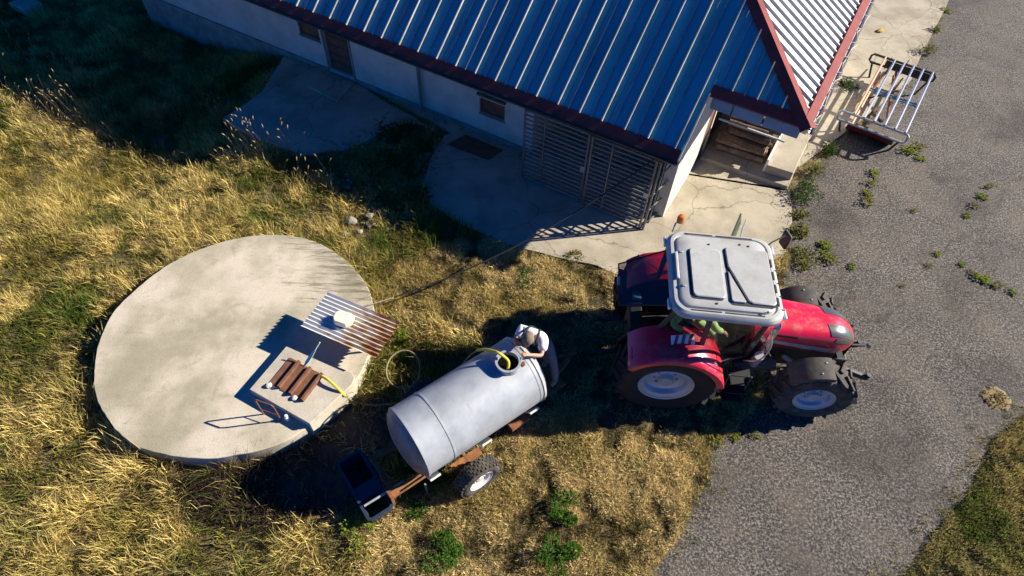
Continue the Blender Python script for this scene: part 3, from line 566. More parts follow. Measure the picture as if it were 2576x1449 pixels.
# ------------------------------------------------------------------ slurry pit disc with box, covers, handle
DZ = .4; DC = Vector((-5.47, 6.94, 0)); DR = 2.70
vn = VN(31); rim = []
for i in range(160):
    a = 2*math.pi*i/160; r = DR*(1+.016*(float(vn(math.cos(a)*3, math.sin(a)*3, 1.))-.5)*2+.008*(float(vn(math.cos(a)*40, math.sin(a)*40, 1.))-.5))*(1-.03*math.exp(-((a-2.2)/.5)**2)); rim.append((r*math.cos(a), r*math.sin(a)))
pit = MB().prism(rim, 0, DZ).build('pit_cover', M['disc'], bevel=.012, loc=DC); tag(pit, 'large round pale concrete pit cover set in the long grass', 'pit cover')
def q5(x, y, z): return at((900+x*.40025)*.67083, (1060+y*.40025)*.67083, z)
bz = DZ+.19; bq = [q5(90, 1000, bz), q5(440, 590, bz), q5(1110, 870, bz), q5(650, 1318, bz)]
bc = sum(bq, Vector())/4; ux = (bq[2]-bq[1]).normalized(); vx = Vector((-ux.y, ux.x, 0))
box = thing('manhole_box', 'square concrete manhole box with a chipped corner on the pit cover', 'manhole', (bc.x, bc.y, 0), math.atan2(ux.y, ux.x))
def loc2(p): d = Vector((p.x, p.y, 0))-Vector((bc.x, bc.y, 0)); return (d.dot(ux), d.dot(vx))
lq = [loc2(p) for p in bq]
lq = [lq[0], lq[1], (lq[2][0]-.16, lerp(lq[1][1], lq[2][1], .9)), (lq[2][0]-.05, lq[2][1]-.07), (lq[2][0]-.02, lq[2][1]-.2), (lq[2][0]-.06, lq[2][1]-.4), lq[3]]
MB().prism(lq, DZ-.3, bz-.06).build('base', M['box'], box, bevel=.01)
MB().prism([(x*1.01, y*1.01) for x, y in lq], bz-.055, bz).build('lid_slab', M['box'], box, bevel=.012)
# rusty folded cover
rq = [q5(440, 715, bz+.06), q5(300, 955, bz+.06), q5(545, 1090, bz+.06), q5(800, 830, bz+.06)]
rc = sum(rq, Vector())/4; ax = ((rq[1]-rq[0])+(rq[2]-rq[3])).normalized(); bx = Vector((-ax.y, ax.x, 0))
wl = (rq[1]-rq[0]).length*1.08; ww = (rq[3]-rq[0]).length
cov = thing('rusty_cover', 'brown rusted trapezoid metal sheet laid over the manhole opening', 'metal sheet', rc-Vector((0, 0, .06)), math.atan2(ax.y, ax.x))
prof = []; npan = 3
for i in range(npan):
    y0 = -ww/2+ww*i/npan; prof += [(y0, .015), (y0+ww/npan*.72, .015), (y0+ww/npan*.78, .085), (y0+ww/npan*.96, .085)]
for i in range(npan):
    seg = prof[4*i:4*i+4]+([(prof[4*i+4][0]-.004, .02)] if i < npan-1 else [(ww/2, .02)])
    off = random.uniform(-.05, .05)
    MB().loft([[(x+off, y, z) for y, z in seg]+[(x+off, y, z-.012) for y, z in seg[::-1]] for x in (-wl/2, 0, wl/2)]).build('panel', M['rustdark'], cov, smooth=0)
def stone(name, label, cat, p, r, m, sq=(1, 1, .7), group=None):
    bm = bmesh.new(); bmesh.ops.create_icosphere(bm, subdivisions=2, radius=r)
    for v in bm.verts: v.co *= 1+random.uniform(-.16, .16); v.co = Vector((v.co.x*sq[0], v.co.y*sq[1], max(v.co.z*sq[2], -r*sq[2]*.6)))
    me = bpy.data.meshes.new(name); bm.to_mesh(me); bm.free(); me.materials.append(m)
    o = bpy.data.objects.new(name, me); S.collection.objects.link(o); o.location = Vector(p)+Vector((0, 0, r*sq[2]*.58)); o.rotation_euler.z = random.uniform(0, 6); return tag(o, label, cat, group)
stone('stone', 'small white stone at the left corner of the rusted cover', 'stone', q5(275, 968, bz), .06, M['stone'], group='stones weighing down the rusted cover')
stone('stone', 'small white stone at the front corner of the rusted cover', 'stone', q5(512, 1085, bz), .055, M['stone'], group='stones weighing down the rusted cover')
# corrugated sheet on its stand
sz = DZ+.52; sq_ = [q5(820, 92, sz), q5(570, 410, sz), q5(1275, 712, sz), q5(1490, 370, sz)]
sc_ = sum(sq_, Vector())/4; sx_ = ((sq_[3]-sq_[0])+(sq_[2]-sq_[1])).normalized(); sy_ = Vector((-sx_.y, sx_.x, 0))
sl_ = ((sq_[3]-sq_[0]).length+(sq_[2]-sq_[1]).length)/2; sw_ = ((sq_[0]-sq_[1]).length+(sq_[3]-sq_[2]).length)/2
cs = thing('corrugated_sheet', 'rusting corrugated metal sheet raised on a stand above the pit cover', 'metal sheet', (sc_.x, sc_.y, 0), math.atan2(sx_.y, sx_.x))
nw = 10; pr_ = [(-sw_/2+sw_*i/(nw*8), .022*math.cos(2*math.pi*i/8)) for i in range(nw*8+1)]
MB().loft([[(x, y, sz+z) for y, z in pr_]+[(x, y, sz+z-.004) for y, z in pr_[::-1]] for x in np.linspace(-sl_/2, sl_/2, 4)]).build('sheet', M['rustsheet'], cs, smooth=50)
for sx in (-.3, .3):
    for sy in (-.2, .2):
        zl = DZ if (sc_+sx_*sx+sy_*sy-DC).length < DR+.2 or True else 0
        MB().tube([(sx, sy, .3), (sx, sy, sz-.03)], .025, 8).build('leg', M['rustdark'], cs)
MB().bar((-.35, 0, sz-.045), (.35, 0, sz-.045), .42, .03).build('frame', M['rustdark'], cs)
p = q5(975, 360, sz+.02); blk = MB().prism([(-.19, -.06), (-.12, -.15), (.12, -.15), (.19, -.06), (.19, .1), (.1, .14), (-.13, .13), (-.19, .07)], 0, .15).build('concrete_block', M['blockm'], bevel=.02, loc=p, rz=math.atan2(sx_.y, sx_.x)+.1)
tag(blk, 'pale chunky concrete block weighing down the corrugated sheet', 'block')
sp_ = thing('mint_paddle', 'pale mint green plastic strip leaning between the sheet and the box', 'paddle', q5(600, 790, bz))
e = q5(700, 640, bz+.28)-q5(600, 790, bz)
MB().loft([[Vector((0, 0, .02))+e*t+Vector((sx_.x*k_, sx_.y*k_, 0)) for k_ in (-wd, 0, wd)]+[Vector((0, 0, .005))+e*t+Vector((sx_.x*k_, sx_.y*k_, 0)) for k_ in (wd, 0, -wd)] for t, wd in ((0, .012), (.3, .035), (.65, .035), (1, .02))]).build('blade', M['mint'], sp_, smooth=50)
MB().tube([e*.9, e*1.5+Vector((0, 0, .02))], .012, 6).build('handle', M['mint'], sp_)
# U-shaped handle
hb0, hb1 = q5(222, 1232, DZ), q5(385, 1290, DZ)
hl = thing('rusty_hoop', 'rusty U shaped grab rail standing beside the manhole box', 'grab rail', hb0)
d = hb1-hb0
MB().tube([(0, 0, -.02), (0, 0, .54), Vector((0, 0, .58))+d*.08, Vector((0, 0, .58))+d*.92, d+Vector((0, 0, .54)), d+Vector((0, 0, -.02))], .015, 8).build('rail', M['rustdark'], hl)
MB().tube([Vector((0, 0, .2))+d*.02, Vector((0, 0, .2))+d*.98], .009, 6).build('rung', M['rustdark'], hl)
p = q5(450, 1280, DZ); cup = MB().lathe([(0, .0), (0, .045), (.11, .05), (.13, .03), (.16, .025), (.16, 0)], ax='Z', n=14, closed=False).build('plastic_bottle', M['white'], loc=p); tag(cup, 'small white plastic bottle in shade beside the manhole box', 'bottle')


# ------------------------------------------------------------------ tank trailer
TC = Vector((-.67, 5.19, 0)); TA = R_(38.6); TX = Vector((math.cos(TA), math.sin(TA), 0)); TY = Vector((-TX.y, TX.x, 0))
def tw(x, y, z): return TC+TX*x+TY*y+Vector((0, 0, z))
tt = thing('tank_trailer', 'grey galvanised slurry tank trailer with open top hatch on rusty frame', 'tank trailer', TC, TA)
TZ, TR, TH = 1.15, .655, 1.22
prof = [(-TH-.20, .0), (-TH-.196, .15), (-TH-.175, .33), (-TH-.135, .48), (-TH-.075, .59), (-TH, TR-.012), (-TH+.01, TR)]
dome_m = mat('shaded_stained_tank_end', (.20, .205, .225), .55, .15, var2=(.15, .085, .075), vscale=3.5, detail=9, thr=(.42, .66))  # base darkened for the shaded end of the tank; rust blotches are real
MB().lathe(prof, c=(0, 0, TZ), ax='X', n=64, closed=False).build('tank_end', dome_m, tt, smooth=40)
tb = MB().lathe(prof[-1:]+[(-.72, TR), (-.715, TR+.008), (-.69, TR+.008), (-.685, TR), (TH-.12, TR), (TH-.115, TR+.006), (TH-.09, TR+.006), (TH-.085, TR), (TH, TR), (TH+.005, TR-.012)]+[(-h, r) for h, r in prof[:5][::-1]], c=(0, 0, TZ), ax='X', n=64, closed=False)
tank = tb.build('tank', M['tank'], tt, smooth=40)
MB().lathe([(-TH-.004, TR-.01), (-TH-.004, TR+.012), (-TH+.03, TR+.012), (-TH+.03, TR-.01)], c=(0, 0, TZ), ax='X', n=64).build('rim_band', M['tank'], tank)
MB().lathe([(TH-.03, TR-.01), (TH-.03, TR+.014), (TH+.012, TR+.014), (TH+.012, TR-.01)], c=(0, 0, TZ), ax='X', n=64).build('rim_band', M['pale'], tank)
hx, hy = .80, -.06; hz = TZ+TR
hc = MB().lathe([(hz-.06, .20), (hz+.10, .20), (hz+.10, .225), (hz+.12, .225), (hz+.12, .185), (hz-.06, .185)], c=(hx, hy, 0), ax='Z', n=32).build('hatch_collar', M['tank'], tt, smooth=40)
MB().lathe([(hz+.012, 0), (hz+.012, .184)], c=(hx, hy, 0), ax='Z', n=24, closed=False).build('hatch_opening', M['hole'], hc)
MB().tube([(hx+.17, hy-.12, hz+.11), (hx+.3, hy-.05, hz+.14)], .012, 6).build('latch', M['galv'], hc)
MB().box((hx+.19, hy-.17, hz+.06), (.07, .05, .1)).build('hinge', M['rustdark'], hc, bevel=.006)
for sy in (-1, 1):
    MB().span((-1.85, sy*.38-.05, .44), (1.3, sy*.38+.05, .56)).build('frame_beam', M['orange'] if sy < 0 else M['rust'], tt, bevel=.006)
    MB().bar((1.3, sy*.36, .5), (2.35, sy*.04, .5), .08, .1).build('drawbar', M['rust'], tt)
    for x in (-1.13, -.07, .98):
        MB().add([(x-.1, sy*.40, .56), (x+.1, sy*.40, .56), (x+.1, sy*.66, .86), (x-.1, sy*.66, .86), (x-.1, sy*.43, .56), (x+.1, sy*.43, .56), (x+.1, sy*.69, .84), (x-.1, sy*.69, .84)],
                 [(0, 1, 2, 3), (7, 6, 5, 4), (0, 4, 5, 1), (1, 5, 6, 2), (2, 6, 7, 3), (3, 7, 4, 0)]).build('saddle_plate', M['pale'], tt, smooth=0)
for x in (-1.8, -.9, .1, 1.2):
    MB().span((x-.04, -.329, .45), (x+.04, .329, .55)).build('cross_member', M['rust'], tt)
MB().span((.55, -.6, .38), (.95, .3, .46)).build('foot_step', M['rust'], tt)
MB().span((1.25, -.48, .555), (1.9, .46, .585)).build('platform', M['rust'], tt)
MB().tube([(2.3, 0, .5), (2.55, 0, .5)], .045, 10).build('hitch_ring', M['rustdark'], tt)
MB().tube([(-.45, -1.0, .42), (-.45, 1.0, .42)], .05, 10).build('axle', M['rustdark'], tt)
for i in range(5):
    MB().span((-.75, -.62, .36+.022*i), (-.15, -.5, .378+.022*i)).build('leaf_spring', M['orange'], tt)
MB().tube([(-1.28, -.52, .44), (-1.28, -.54, .03)], .018, 6).build('prop_leg', M['galv'], tt)
MB().span((-1.9, -.47, .3), (-1.85, -.27, .62)).build('end_plate', M['rust'], tt)
# road wheel
def tyre_profile(R, r, wd):
    return [(-wd*.36, r), (-wd*.47, r+(R-r)*.3), (-wd*.5, r+(R-r)*.6), (-wd*.44, R-.035), (-wd*.36, R-.008), (-wd*.12, R), (wd*.12, R), (wd*.36, R-.008), (wd*.44, R-.035), (wd*.5, r+(R-r)*.6), (wd*.47, r+(R-r)*.3), (wd*.36, r)]
def make_wheel(parent, c, R, r, wd, side, rimm, name, lugs=0, ribs=0, rubber=None):
    """side -1: outer face towards -y"""
    hub = MB().lathe([(side*wd*.30, 0), (side*wd*.30, r*.26), (side*wd*.16, r*.30), (side*wd*.14, r*.55), (side*wd*.2, r*.72), (side*wd*.33, r*.80), (side*wd*.35, r*.9), (side*wd*.38, r*.985), (side*wd*.40, r*.985), (side*wd*.42, r*1.03), (side*wd*.34, r*1.03), (-side*wd*.36, r*1.0)], n=48, closed=False).build(name, rimm, parent, smooth=30, loc=c)
    b = MB().lathe(tyre_profile(R, r, wd), n=56)
    for i in range(lugs):
        for s2 in (-1, 1):
            a = 2*math.pi*(i+(.5 if s2 > 0 else 0))/lugs
            p0 = Vector((R*math.cos(a)+.0, s2*wd*.03, R*math.sin(a))); a2 = a-.24; p1 = Vector(((R-.02)*math.cos(a2), s2*wd*.49, (R-.02)*math.sin(a2)))
            b.bar(p0, p1, .07*R/.7, .10, up=(math.cos((a+a2)/2), 0, math.sin((a+a2)/2)))
    for i in range(ribs):
        for q in range(5):
            a = 2*math.pi*(i+.5*(q % 2))/ribs; y = wd*(-.36+.18*q)
            b.box((R*math.cos(a), y, R*math.sin(a)), (.02, wd*.14, 2*math.pi*R/ribs*.62), Matrix.Rotation(-a, 3, 'Y'))
    b.build('tyre', rubber or M['rubber'], hub, smooth=35)
    bn = MB()
    for i in range(8):
        a = 2*math.pi*i/8; y = side*wd*.16; bn.lathe([(y, .0), (y, .022*r/.4), (y+side*.03, .018*r/.4), (y+side*.03, 0)], c=(r*.42*math.cos(a), 0, r*.42*math.sin(a)), n=6, closed=False)
    bn.build('wheel_nut', rimm, hub, smooth=0)
    return hub
make_wheel(tt, (-.45, -.93, .415), .415, .235, .29, -1, M['whiterim'], 'wheel', ribs=30, rubber=M['rubberdust'])
make_wheel(tt, (-.45, .93, .415), .415, .235, .29, 1, M['whiterim'], 'wheel', ribs=30, rubber=M['rubberdust'])
# pipe at the rear and plastic tub
a_ = at(916, 1273, .55); b_ = at(1015, 1212, .5)
rp = MB().tube([a_, b_], .022, 8).build('steel_pipe', M['galv']); tag(rp, 'thin pale steel pipe lying across the dark tub and trailer beam', 'pipe')
tq = [at(855, 1170, .36), at(908, 1143, .36), at(985, 1268, .36), at(925, 1300, .36)]; tc_ = sum(tq, Vector())/4; dx_ = ((tq[2]-tq[1])+(tq[3]-tq[0])).normalized()
tub = thing('plastic_tub', 'blue black plastic double tub behind the trailer in the grass', 'tub', (tc_.x, tc_.y, 0), math.atan2(dx_.y, dx_.x))
Lh, Wh = .62, .235
def tubpart(x0, x1, name):
    o1 = rrect(x0, x1, -Wh, Wh, .07, .36); o2 = rrect(x0+.03, x1-.03, -Wh+.03, Wh-.03, .05, .36); o0 = rrect(x0+.05, x1-.05, -Wh+.05, Wh-.05, .06, .0); oi = rrect(x0+.08, x1-.08, -Wh+.08, Wh-.08, .04, .03)
    MB().loft([oi, o0, o1, o2, oi], cap=False).build(name, M['tub'], tub, smooth=40)
tubpart(-Lh, .0, 'basin'); tubpart(.2, Lh, 'basin')
MB().span((.0, -Wh+.01, .33), (.2, Wh-.01, .362)).build('bridge_plate', M['tub'], tub, bevel=.01)
MB().loft([rrect(-Lh-.015, Lh+.015, -Wh-.015, Wh+.015, .08, .365), rrect(-Lh-.015, Lh+.015, -Wh-.015, Wh+.015, .08, .385), rrect(-Lh+.03, Lh-.03, -Wh+.03, Wh-.03, .06, .385), rrect(-Lh+.03, Lh-.03, -Wh+.03, Wh-.03, .06, .365), rrect(-Lh-.015, Lh+.015, -Wh-.015, Wh+.015, .08, .365)], cap=False).build('rim', M['tub'], tub, smooth=40)
# hose
h0 = q5(770, 875, bz+.07); path1 = [h0, q5(850, 930, bz+.10), q5(960, 1035, bz-.02), q5(1010, 1085, .25), q5(1100, 1125, .12), q5(1250, 1150, .1), q5(1400, 1140, .1)]
hose = thing('suction_hose', 'yellow hose running from the manhole box in a loop to the tank hatch', 'hose', h0)
rel = lambda L: [Vector(p)-h0 for p in L]
sp = spline(path1)
MB().tube(rel(sp[:20]), .027, 8).build('bright_section', M['hose'], hose)
lc = at(1015, 932, .2); loop = [lc+Vector((math.cos(t)*.33, math.sin(t)*.40, .06*math.sin(t*1.0)+.12*(t+1.7)/8)) for t in np.linspace(-1.5, 4.9, 22)]
under = [q5(1400, 1140, .1), at(1075, 1010, .1), at(1120, 960, .1), at(1075, 965, .08)]
sp2 = sp[19:]+spline(under[1:]+loop)[0:]
end_ = tw(hx-.05, hy+.03, hz-.02)
tail = [loop[-1], tw(-.6, .95, .25), tw(.2, .95, .35), tw(.55, .86, 1.0), tw(.62, .62, 1.55)]
MB().tube(rel(sp2+spline(tail)[1:]), .018, 8).build('dull_section', M['hosedull'], hose)
MB().tube(rel(spline([tw(.62, .62, 1.55), tw(.66, .42, 1.80), tw(.70, .22, hz+.16), tw(.74, .10, hz+.20), tw(.80, -.06, hz+.12), end_+Vector((.06, -.1, 0))])), .026, 8).build('bright_section', M['hose'], hose)

# ------------------------------------------------------------------ overhead cable
c0 = bw(-.48, .1, 2.3); c1 = at(925, 768, DZ+.04)
pts = [c0.lerp(c1, t)-Vector((0, 0, .55*4*t*(1-t))) for t in np.linspace(0, 1, 24)]
cb = thing('overhead_cable', 'black cable slung from the gate top down to the pit cover', 'cable', c0)
MB().tube([p-c0 for p in pts[:22]], .018, 6).build('dark_section', M['cable'], cb); MB().tube([p-c0 for p in pts[21:]], .011, 6).build('sunlit_section', M['sunlitcable'], cb)  # sunlight on the last stretch is painted as a paler cable

# ------------------------------------------------------------------ tractor
rn = Vector((2.934, 5.856, 0)); TH_ = R_(-3.5); rx = Vector((math.cos(TH_), math.sin(TH_), 0)); ry = Vector((-rx.y, rx.x, 0)); TO = Vector((3.0075, 7.054, 0))
tr = thing('tractor', 'red farm tractor with pale grey cab roof standing beside the shed', 'tractor', TO, TH_)
for s_ in (-1, 1):
    make_wheel(tr, (0, s_*.92, .93), .93, .50, .64, s_, M['rim'], 'rear_wheel', lugs=22)
    make_wheel(tr, (2.83, s_*.84, .71), .71, .37, .5, s_, M['rim'], 'front_wheel', lugs=18, rubber=M['rubberdust'])
# body
MB().span((-.55, -.30, .62), (1.3, .30, 1.2)).build('gearbox', M['engine'], tr, bevel=.03)
MB().span((1.25, -.26, .62), (3.2, .26, 1.28)).build('engine_block', M['engine'], tr, bevel=.03)
MB().span((1.3, -.32, 1.24), (3.1, .32, 1.5)).build('engine_cover', M['reddark'], tr, bevel=.05)
MB().tube([(0, -.7, .93), (0, .7, .93)], .15, 14).build('rear_axle', M['engine'], tr)
MB().tube([(2.83, -.68, .71), (2.83, .68, .71)], .11, 12).build('front_axle', M['engine'], tr)
for s_ in (-1, 1):
    MB().tube([(1.35, s_*.5, .8), (2.1, s_*.44, .95)], .14, 10).build('fuel_tank' if s_ > 0 else 'air_filter', M['greyplastic'], tr)
    MB().tube([(2.25, s_*.3, 1.0), (2.6, s_*.46, .9), (2.75, s_*.6, .85)], .05, 8).build('steering_ram', M['galv'], tr)
# hood: loft along x
def hood_pt(t, a, off=0.):
    """t 0..1 along the hood, a -1..1 across (0 = crown)"""
    x = lerp(1.42, 3.42, t); k = max(0, (t-.72)/.28)
    x_ = x-.10*abs(a)**2*t
    hw = lerp(.47, .40, t)*(1-.38*k**2.2); zt = lerp(2.0, 1.84, t)-.30*k**2.4; zb = lerp(1.66, 1.30, t)
    th = a*math.pi/2; sx = math.copysign(abs(math.sin(th))**.62, th) if a else 0; cz = abs(math.cos(th))**.55
    return Vector((x_, (hw+off)*sx, zb+(zt+off-zb)*cz))
nt_, na_ = 20, 25
hm = MB(); rings = [[hood_pt(i/nt_, -1+2*j/(na_-1)) for j in range(na_)] for i in range(nt_+1)]
hm.loft(rings, cap=False, closed=False); hm.add(rings[-1], [tuple(range(na_))]); hm.add(rings[0], [tuple(range(na_))])
hood = hm.build('hood', M['red'], tr, smooth=50)
def hood_patch(t0, t1, a0, a1, name, m, sk=0., off=.008, n=6, prnt=None):
    b = MB(); rr = []
    for i in range(n+1):
        t = lerp(t0, t1, i/n); rr.append([hood_pt(t+sk*j/n*(1 if a1 > a0 else -1), lerp(a0, a1, j/n), off) for j in range(n+1)])
    lo = [[p-Vector((0, 0, .02)) for p in r] for r in rr]
    b.loft(rr, cap=False, closed=False)
    b.add([*rr[0], *lo[0]], [(j, j+1, n+2+j, n+1+j) for j in range(n)]); b.add([*rr[-1], *lo[-1]], [(j, j+1, n+2+j, n+1+j) for j in range(n)])
    return b.build(name, m, prnt or hood, smooth=50)
for s_ in (-1, 1):
    hood_patch(.68, .965, s_*.08, s_*.48, 'hood_vent', M['ventglass'], sk=-.04)
    hood_patch(.78, .97, s_*.52, s_*.72, 'headlight', M['ventglass'])
    hood_patch(.02, .9, s_*.93, s_*.995, 'side_trim', M['galv'])
for s_ in (-1, 1):
    hood_patch(.2, .42, s_*.70, s_*.78, 'decal', M['black'], off=.004)
MB().loft([[hood_pt(1, -.7+1.4*j/8, .004)+Vector((.012, 0, -.02)) for j in range(9)], [Vector((3.40, hood_pt(1, -.7+1.4*j/8).y*.95, 1.05)) for j in range(9)]], cap=False, closed=False).build('grille', M['black'], tr)
MB().span((3.0, -.27, .6), (3.5, .27, 1.0)).build('front_ballast', M['engine'], tr, bevel=.03)
for s_ in (-1, 1):
    MB().bar((3.35, s_*.26, .75), (3.98, s_*.38, .62), .07, .12).build('lift_arm', M['black'], tr, bevel=.01)
    MB().tube([(3.98, s_*.38, .60), (4.0, s_*.38, .74)], .05, 8).build('arm_hook', M['black'], tr)
MB().tube([(3.4, 0, 1.12), (3.85, .05, 1.1)], .03, 8).build('top_link', M['black'], tr)
MB().tube([(3.42, .3, 1.25), (3.6, .34, 1.3)], .03, 8).build('work_lamp', M['black'], tr)
MB().lathe([(0, 0), (0, .05), (.04, .06), (.05, 0)], c=(3.9, .05, 1.1), ax='X', n=10, closed=False).build('link_ball', M['galv'], tr)
# front mudguards
for s_ in (-1, 1):
    R0 = .80; y0, y1 = s_*.60, s_*1.06
    b = MB(); rings = []
    for i in range(13):
        a = R_(84+58*i/12); rr_ = R0
        rings.append([(2.83+rr_*math.cos(a), y0, .71+rr_*math.sin(a)), (2.83+rr_*math.cos(a), y1, .71+rr_*math.sin(a)), (2.83+(rr_-.07)*math.cos(a), y1+s_*.012, .71+(rr_-.07)*math.sin(a)), (2.83+(rr_-.02)*math.cos(a), y1-s_*.02, .71+(rr_-.02)*math.sin(a)), (2.83+(rr_-.02)*math.cos(a), y0, .71+(rr_-.02)*math.sin(a))])
    mg = b.loft(rings).build('front_mudguard', M['greyplastic'], tr, smooth=40)
    for a in (92, 100):
        MB().lathe([(0, 0), (0, .02), (.012, .015), (.012, 0)], c=(2.83+R0*math.cos(R_(a)), s_*(.72 if a == 92 else .95), .71+R0*math.sin(R_(a))), ax='Z', n=8, closed=False).build('bolt', M['galv'], mg)
    MB().bar((2.83, s_*.55, .75), (2.83, s_*.62, 1.48), .08, .05, up=(1, 0, 0)).build('mudguard_bracket', M['engine'], tr)
# rear fenders
for s_ in (-1, 1):
    rings = []; R1 = 1.03
    for i in range(17):
        a = R_(16+126*i/16)
        x, z = R1*math.cos(a), .93+R1*math.sin(a)
        zi = min(z, 1.93)
        dro = .14
        ro = R1-dro; th = .035
        yi = s_*.52; yo = s_*1.21
        rings.append([(x, yi, z), (x, s_*.9, z+.012), (x, yo, z), (x*.995, yo+s_*.07, z-.05*math.sin(a)-.02), (ro*math.cos(a), yo+s_*.075, .93+ro*math.sin(a)), ((R1-th)*math.cos(a), yo, .93+(R1-th)*math.sin(a)), ((R1-th)*math.cos(a), yi, .93+(R1-th)*math.sin(a))])
    fe = MB().loft(rings).build('rear_fender', M['red'], tr, smooth=45)
    MB().loft([[(x, s_*.50, .9), (x, s_*.53, .9), (x, s_*.53, .93+math.sqrt(max(0.01, R1*R1-x*x))-.03), (x, s_*.50, .93+math.sqrt(max(.01, R1*R1-x*x))-.03)] for x in np.linspace(-.95, .95, 9)]).build('inner_panel', M['black'], fe, smooth=30)
    MB().box((-.74, s_*1.0, 1.60), (.05, .26, .1)).build('tail_light', M['redflat'], fe, bevel=.012)
# cab
MB().span((-.28, -.5, 1.05), (1.42, .5, 1.16)).build('cab_floor', M['black'], tr)
MB().span((1.15, -.38, 1.16), (1.46, .38, 1.72)).build('dashboard', M['black'], tr, bevel=.04)
MB().loft([rrect(.05, .55, -.27, .27, .08, 1.35), rrect(.02, .6, -.29, .29, .1, 1.52), rrect(.05, .58, -.27, .27, .1, 1.6)]).build('seat', M['black'], tr, smooth=50)
MB().loft([[(x0+.03*z_, y, 1.55+z_) for x0, y in ((-.02, -.25), (.12, -.25), (.12, .25), (-.02, .25))] for z_ in (0, .3, .62)]).build('seat_back', M['black'], tr, bevel=.03)
sw = MB().lathe([(-.015, .19), (0, .205), (.015, .19), (0, .175)], ax='Z', n=24).build('steering_wheel', M['black'], tr); sw.location = (.98, 0, 1.86); sw.rotation_euler.y = R_(-35)
MB().tube([(1.2, 0, 1.6), (.98, 0, 1.85)], .03, 8).build('steering_column', M['black'], tr)
pil = {'front': ((1.46, .50, 1.2), (1.36, .78, 2.74)), 'mid': ((.46, .80, 1.75), (.36, .88, 2.74)), 'rear': ((-.30, .52, 1.75), (-.2, .80, 2.74))}
for s_ in (-1, 1):
    for k_, (a, b) in pil.items():
        MB().bar((a[0], s_*a[1], a[2]), (b[0], s_*b[1], b[2]), .06, .09, up=(1, 0, 0)).build('pillar', M['greyplastic'], tr, bevel=.015)
    def pane(p, name, m, prnt=tr):
        return MB().slab(p, .006).build(name, m, prnt, smooth=0)
    pane([(1.44, s_*.60, 1.3), (.52, s_*.83, 1.3), (.42, s_*.90, 2.72), (1.34, s_*.80, 2.72)], 'door_glass', M['glass'])
    pane([(.40, s_*.82, 1.8), (-.26, s_*.56, 1.85), (-.16, s_*.82, 2.72), (.32, s_*.90, 2.72)], 'side_glass', M['glass'])
    MB().tube([(1.44, s_*.58, 1.3), (1.0, s_*.74, 1.26), (.54, s_*.83, 1.32)], .022, 6).build('door_frame', M['greyplastic'], tr)
MB().slab([(1.49, -.48, 1.72), (1.49, .48, 1.72), (1.39, .76, 2.72), (1.39, -.76, 2.72)], .006).build('windscreen', M['glass'], tr, smooth=0)
# opened rear window
rw = MB().slab([(-.26, -.62, 2.66), (-.26, .62, 2.66), (-1.10, .44, 2.36), (-1.10, -.5, 2.36)], .008).build('rear_window', M['tint'], tr, smooth=0)
MB().tube([(-.26, -.62, 2.66), (-1.10, -.5, 2.36), (-1.10, .44, 2.36), (-.26, .62, 2.66)], .016, 6).build('window_frame', M['black'], rw)
MB().tube([(-1.10, -.06, 2.37), (-1.10, .12, 2.37)], .03, 6).build('window_handle', M['galv'], rw)
MB().tube([(-.32, .6, 2.1), (-.75, .62, 2.46)], .012, 6).build('gas_strut', M['galv'], rw)
# roof
X0, X1, Y0, Y1 = -.31, 1.55, -.95, .93
def rr(i, z, r=.3): return rrect(X0+i, X1-i, Y0+i, Y1-i, max(.05, r-i*.6), z, 7)
cr = MB().loft([rr(.05, 2.73), rr(0, 2.76), rr(-.01, 2.82), rr(.012, 2.87), rr(.05, 2.90), rr(.10, 2.905), rr(.112, 2.885), rr(.135, 2.885), rr(.15, 2.925), rr(.19, 2.945), rr(.4, 2.95)]).build('cab_roof', M['roofgrey'], tr, smooth=28)
def hatch(pts, name):
    c = sum((Vector((*p, 0)) for p in pts), Vector())/len(pts)
    sc = lambda k, z: [(c.x+(p[0]-c.x)*k, c.y+(p[1]-c.y)*k, z) for p in pts]
    MB().loft([sc(1, 2.945), sc(1, 2.975), sc(.97, 2.985), sc(.9, 2.985)]).build(name, M['roofgrey'], cr, smooth=25)
def rp_(x0, x1, y0, y1, r=.07): return [p[:2] for p in rrect(x0, x1, y0, y1, r, 0, 3)]
MB().loft([[(p[0], p[1], 2.951) for p in rp_(.0, .55, -.66, .42)], [(p[0], p[1], 2.953) for p in rp_(.0, .55, -.66, .42)]]).build('panel_shadow', M['seam_and_shadow'], cr)  # cast shadow of the raised panel, drawn as an offset dark plate
hatch(rp_(.04, .57, -.62, .45), 'roof_panel')
MB().loft([[(p[0], p[1], 2.951) for p in rp_(.64, 1.40, -.72, .54)], [(p[0], p[1], 2.953) for p in rp_(.64, 1.40, -.72, .54)]]).build('panel_shadow', M['seam_and_shadow'], cr)  # dark plate peeking out on the shadow side of the hatch
hatch([(.70, .52), (1.36, .52), (1.40, .48), (1.40, -.62), (1.36, -.67), (1.02, -.67), (.95, -.63), (.76, -.1), (.68, .1), (.67, .49)], 'roof_hatch')
hatch([(.67, -.02), (.74, -.22), (.90, -.64), (.88, -.67), (.70, -.67), (.67, -.64)], 'roof_panel')
for y in (.30, .02, -.26, -.54):
    MB().box((1.455, y, 2.912), (.035, .17, .03)).build('vent_slot', M['seam_and_shadow'], cr, bevel=.005)
    MB().box((1.5, y-.14, 2.893), (.11, .012, .016)).build('vent_rib', M['seam_and_shadow'], cr)
for y0, y1 in ((-.25, .35),):
    MB().span((-.215, y0, 2.89), (-.16, y1, 2.955)).build('roof_rail', M['roofgrey'], cr, bevel=.015)
for y in (.35, -.4):
    MB().box((-.1, y, 2.952), (.06, .05, .02)).build('roof_clip', M['galv'], cr, bevel=.005)
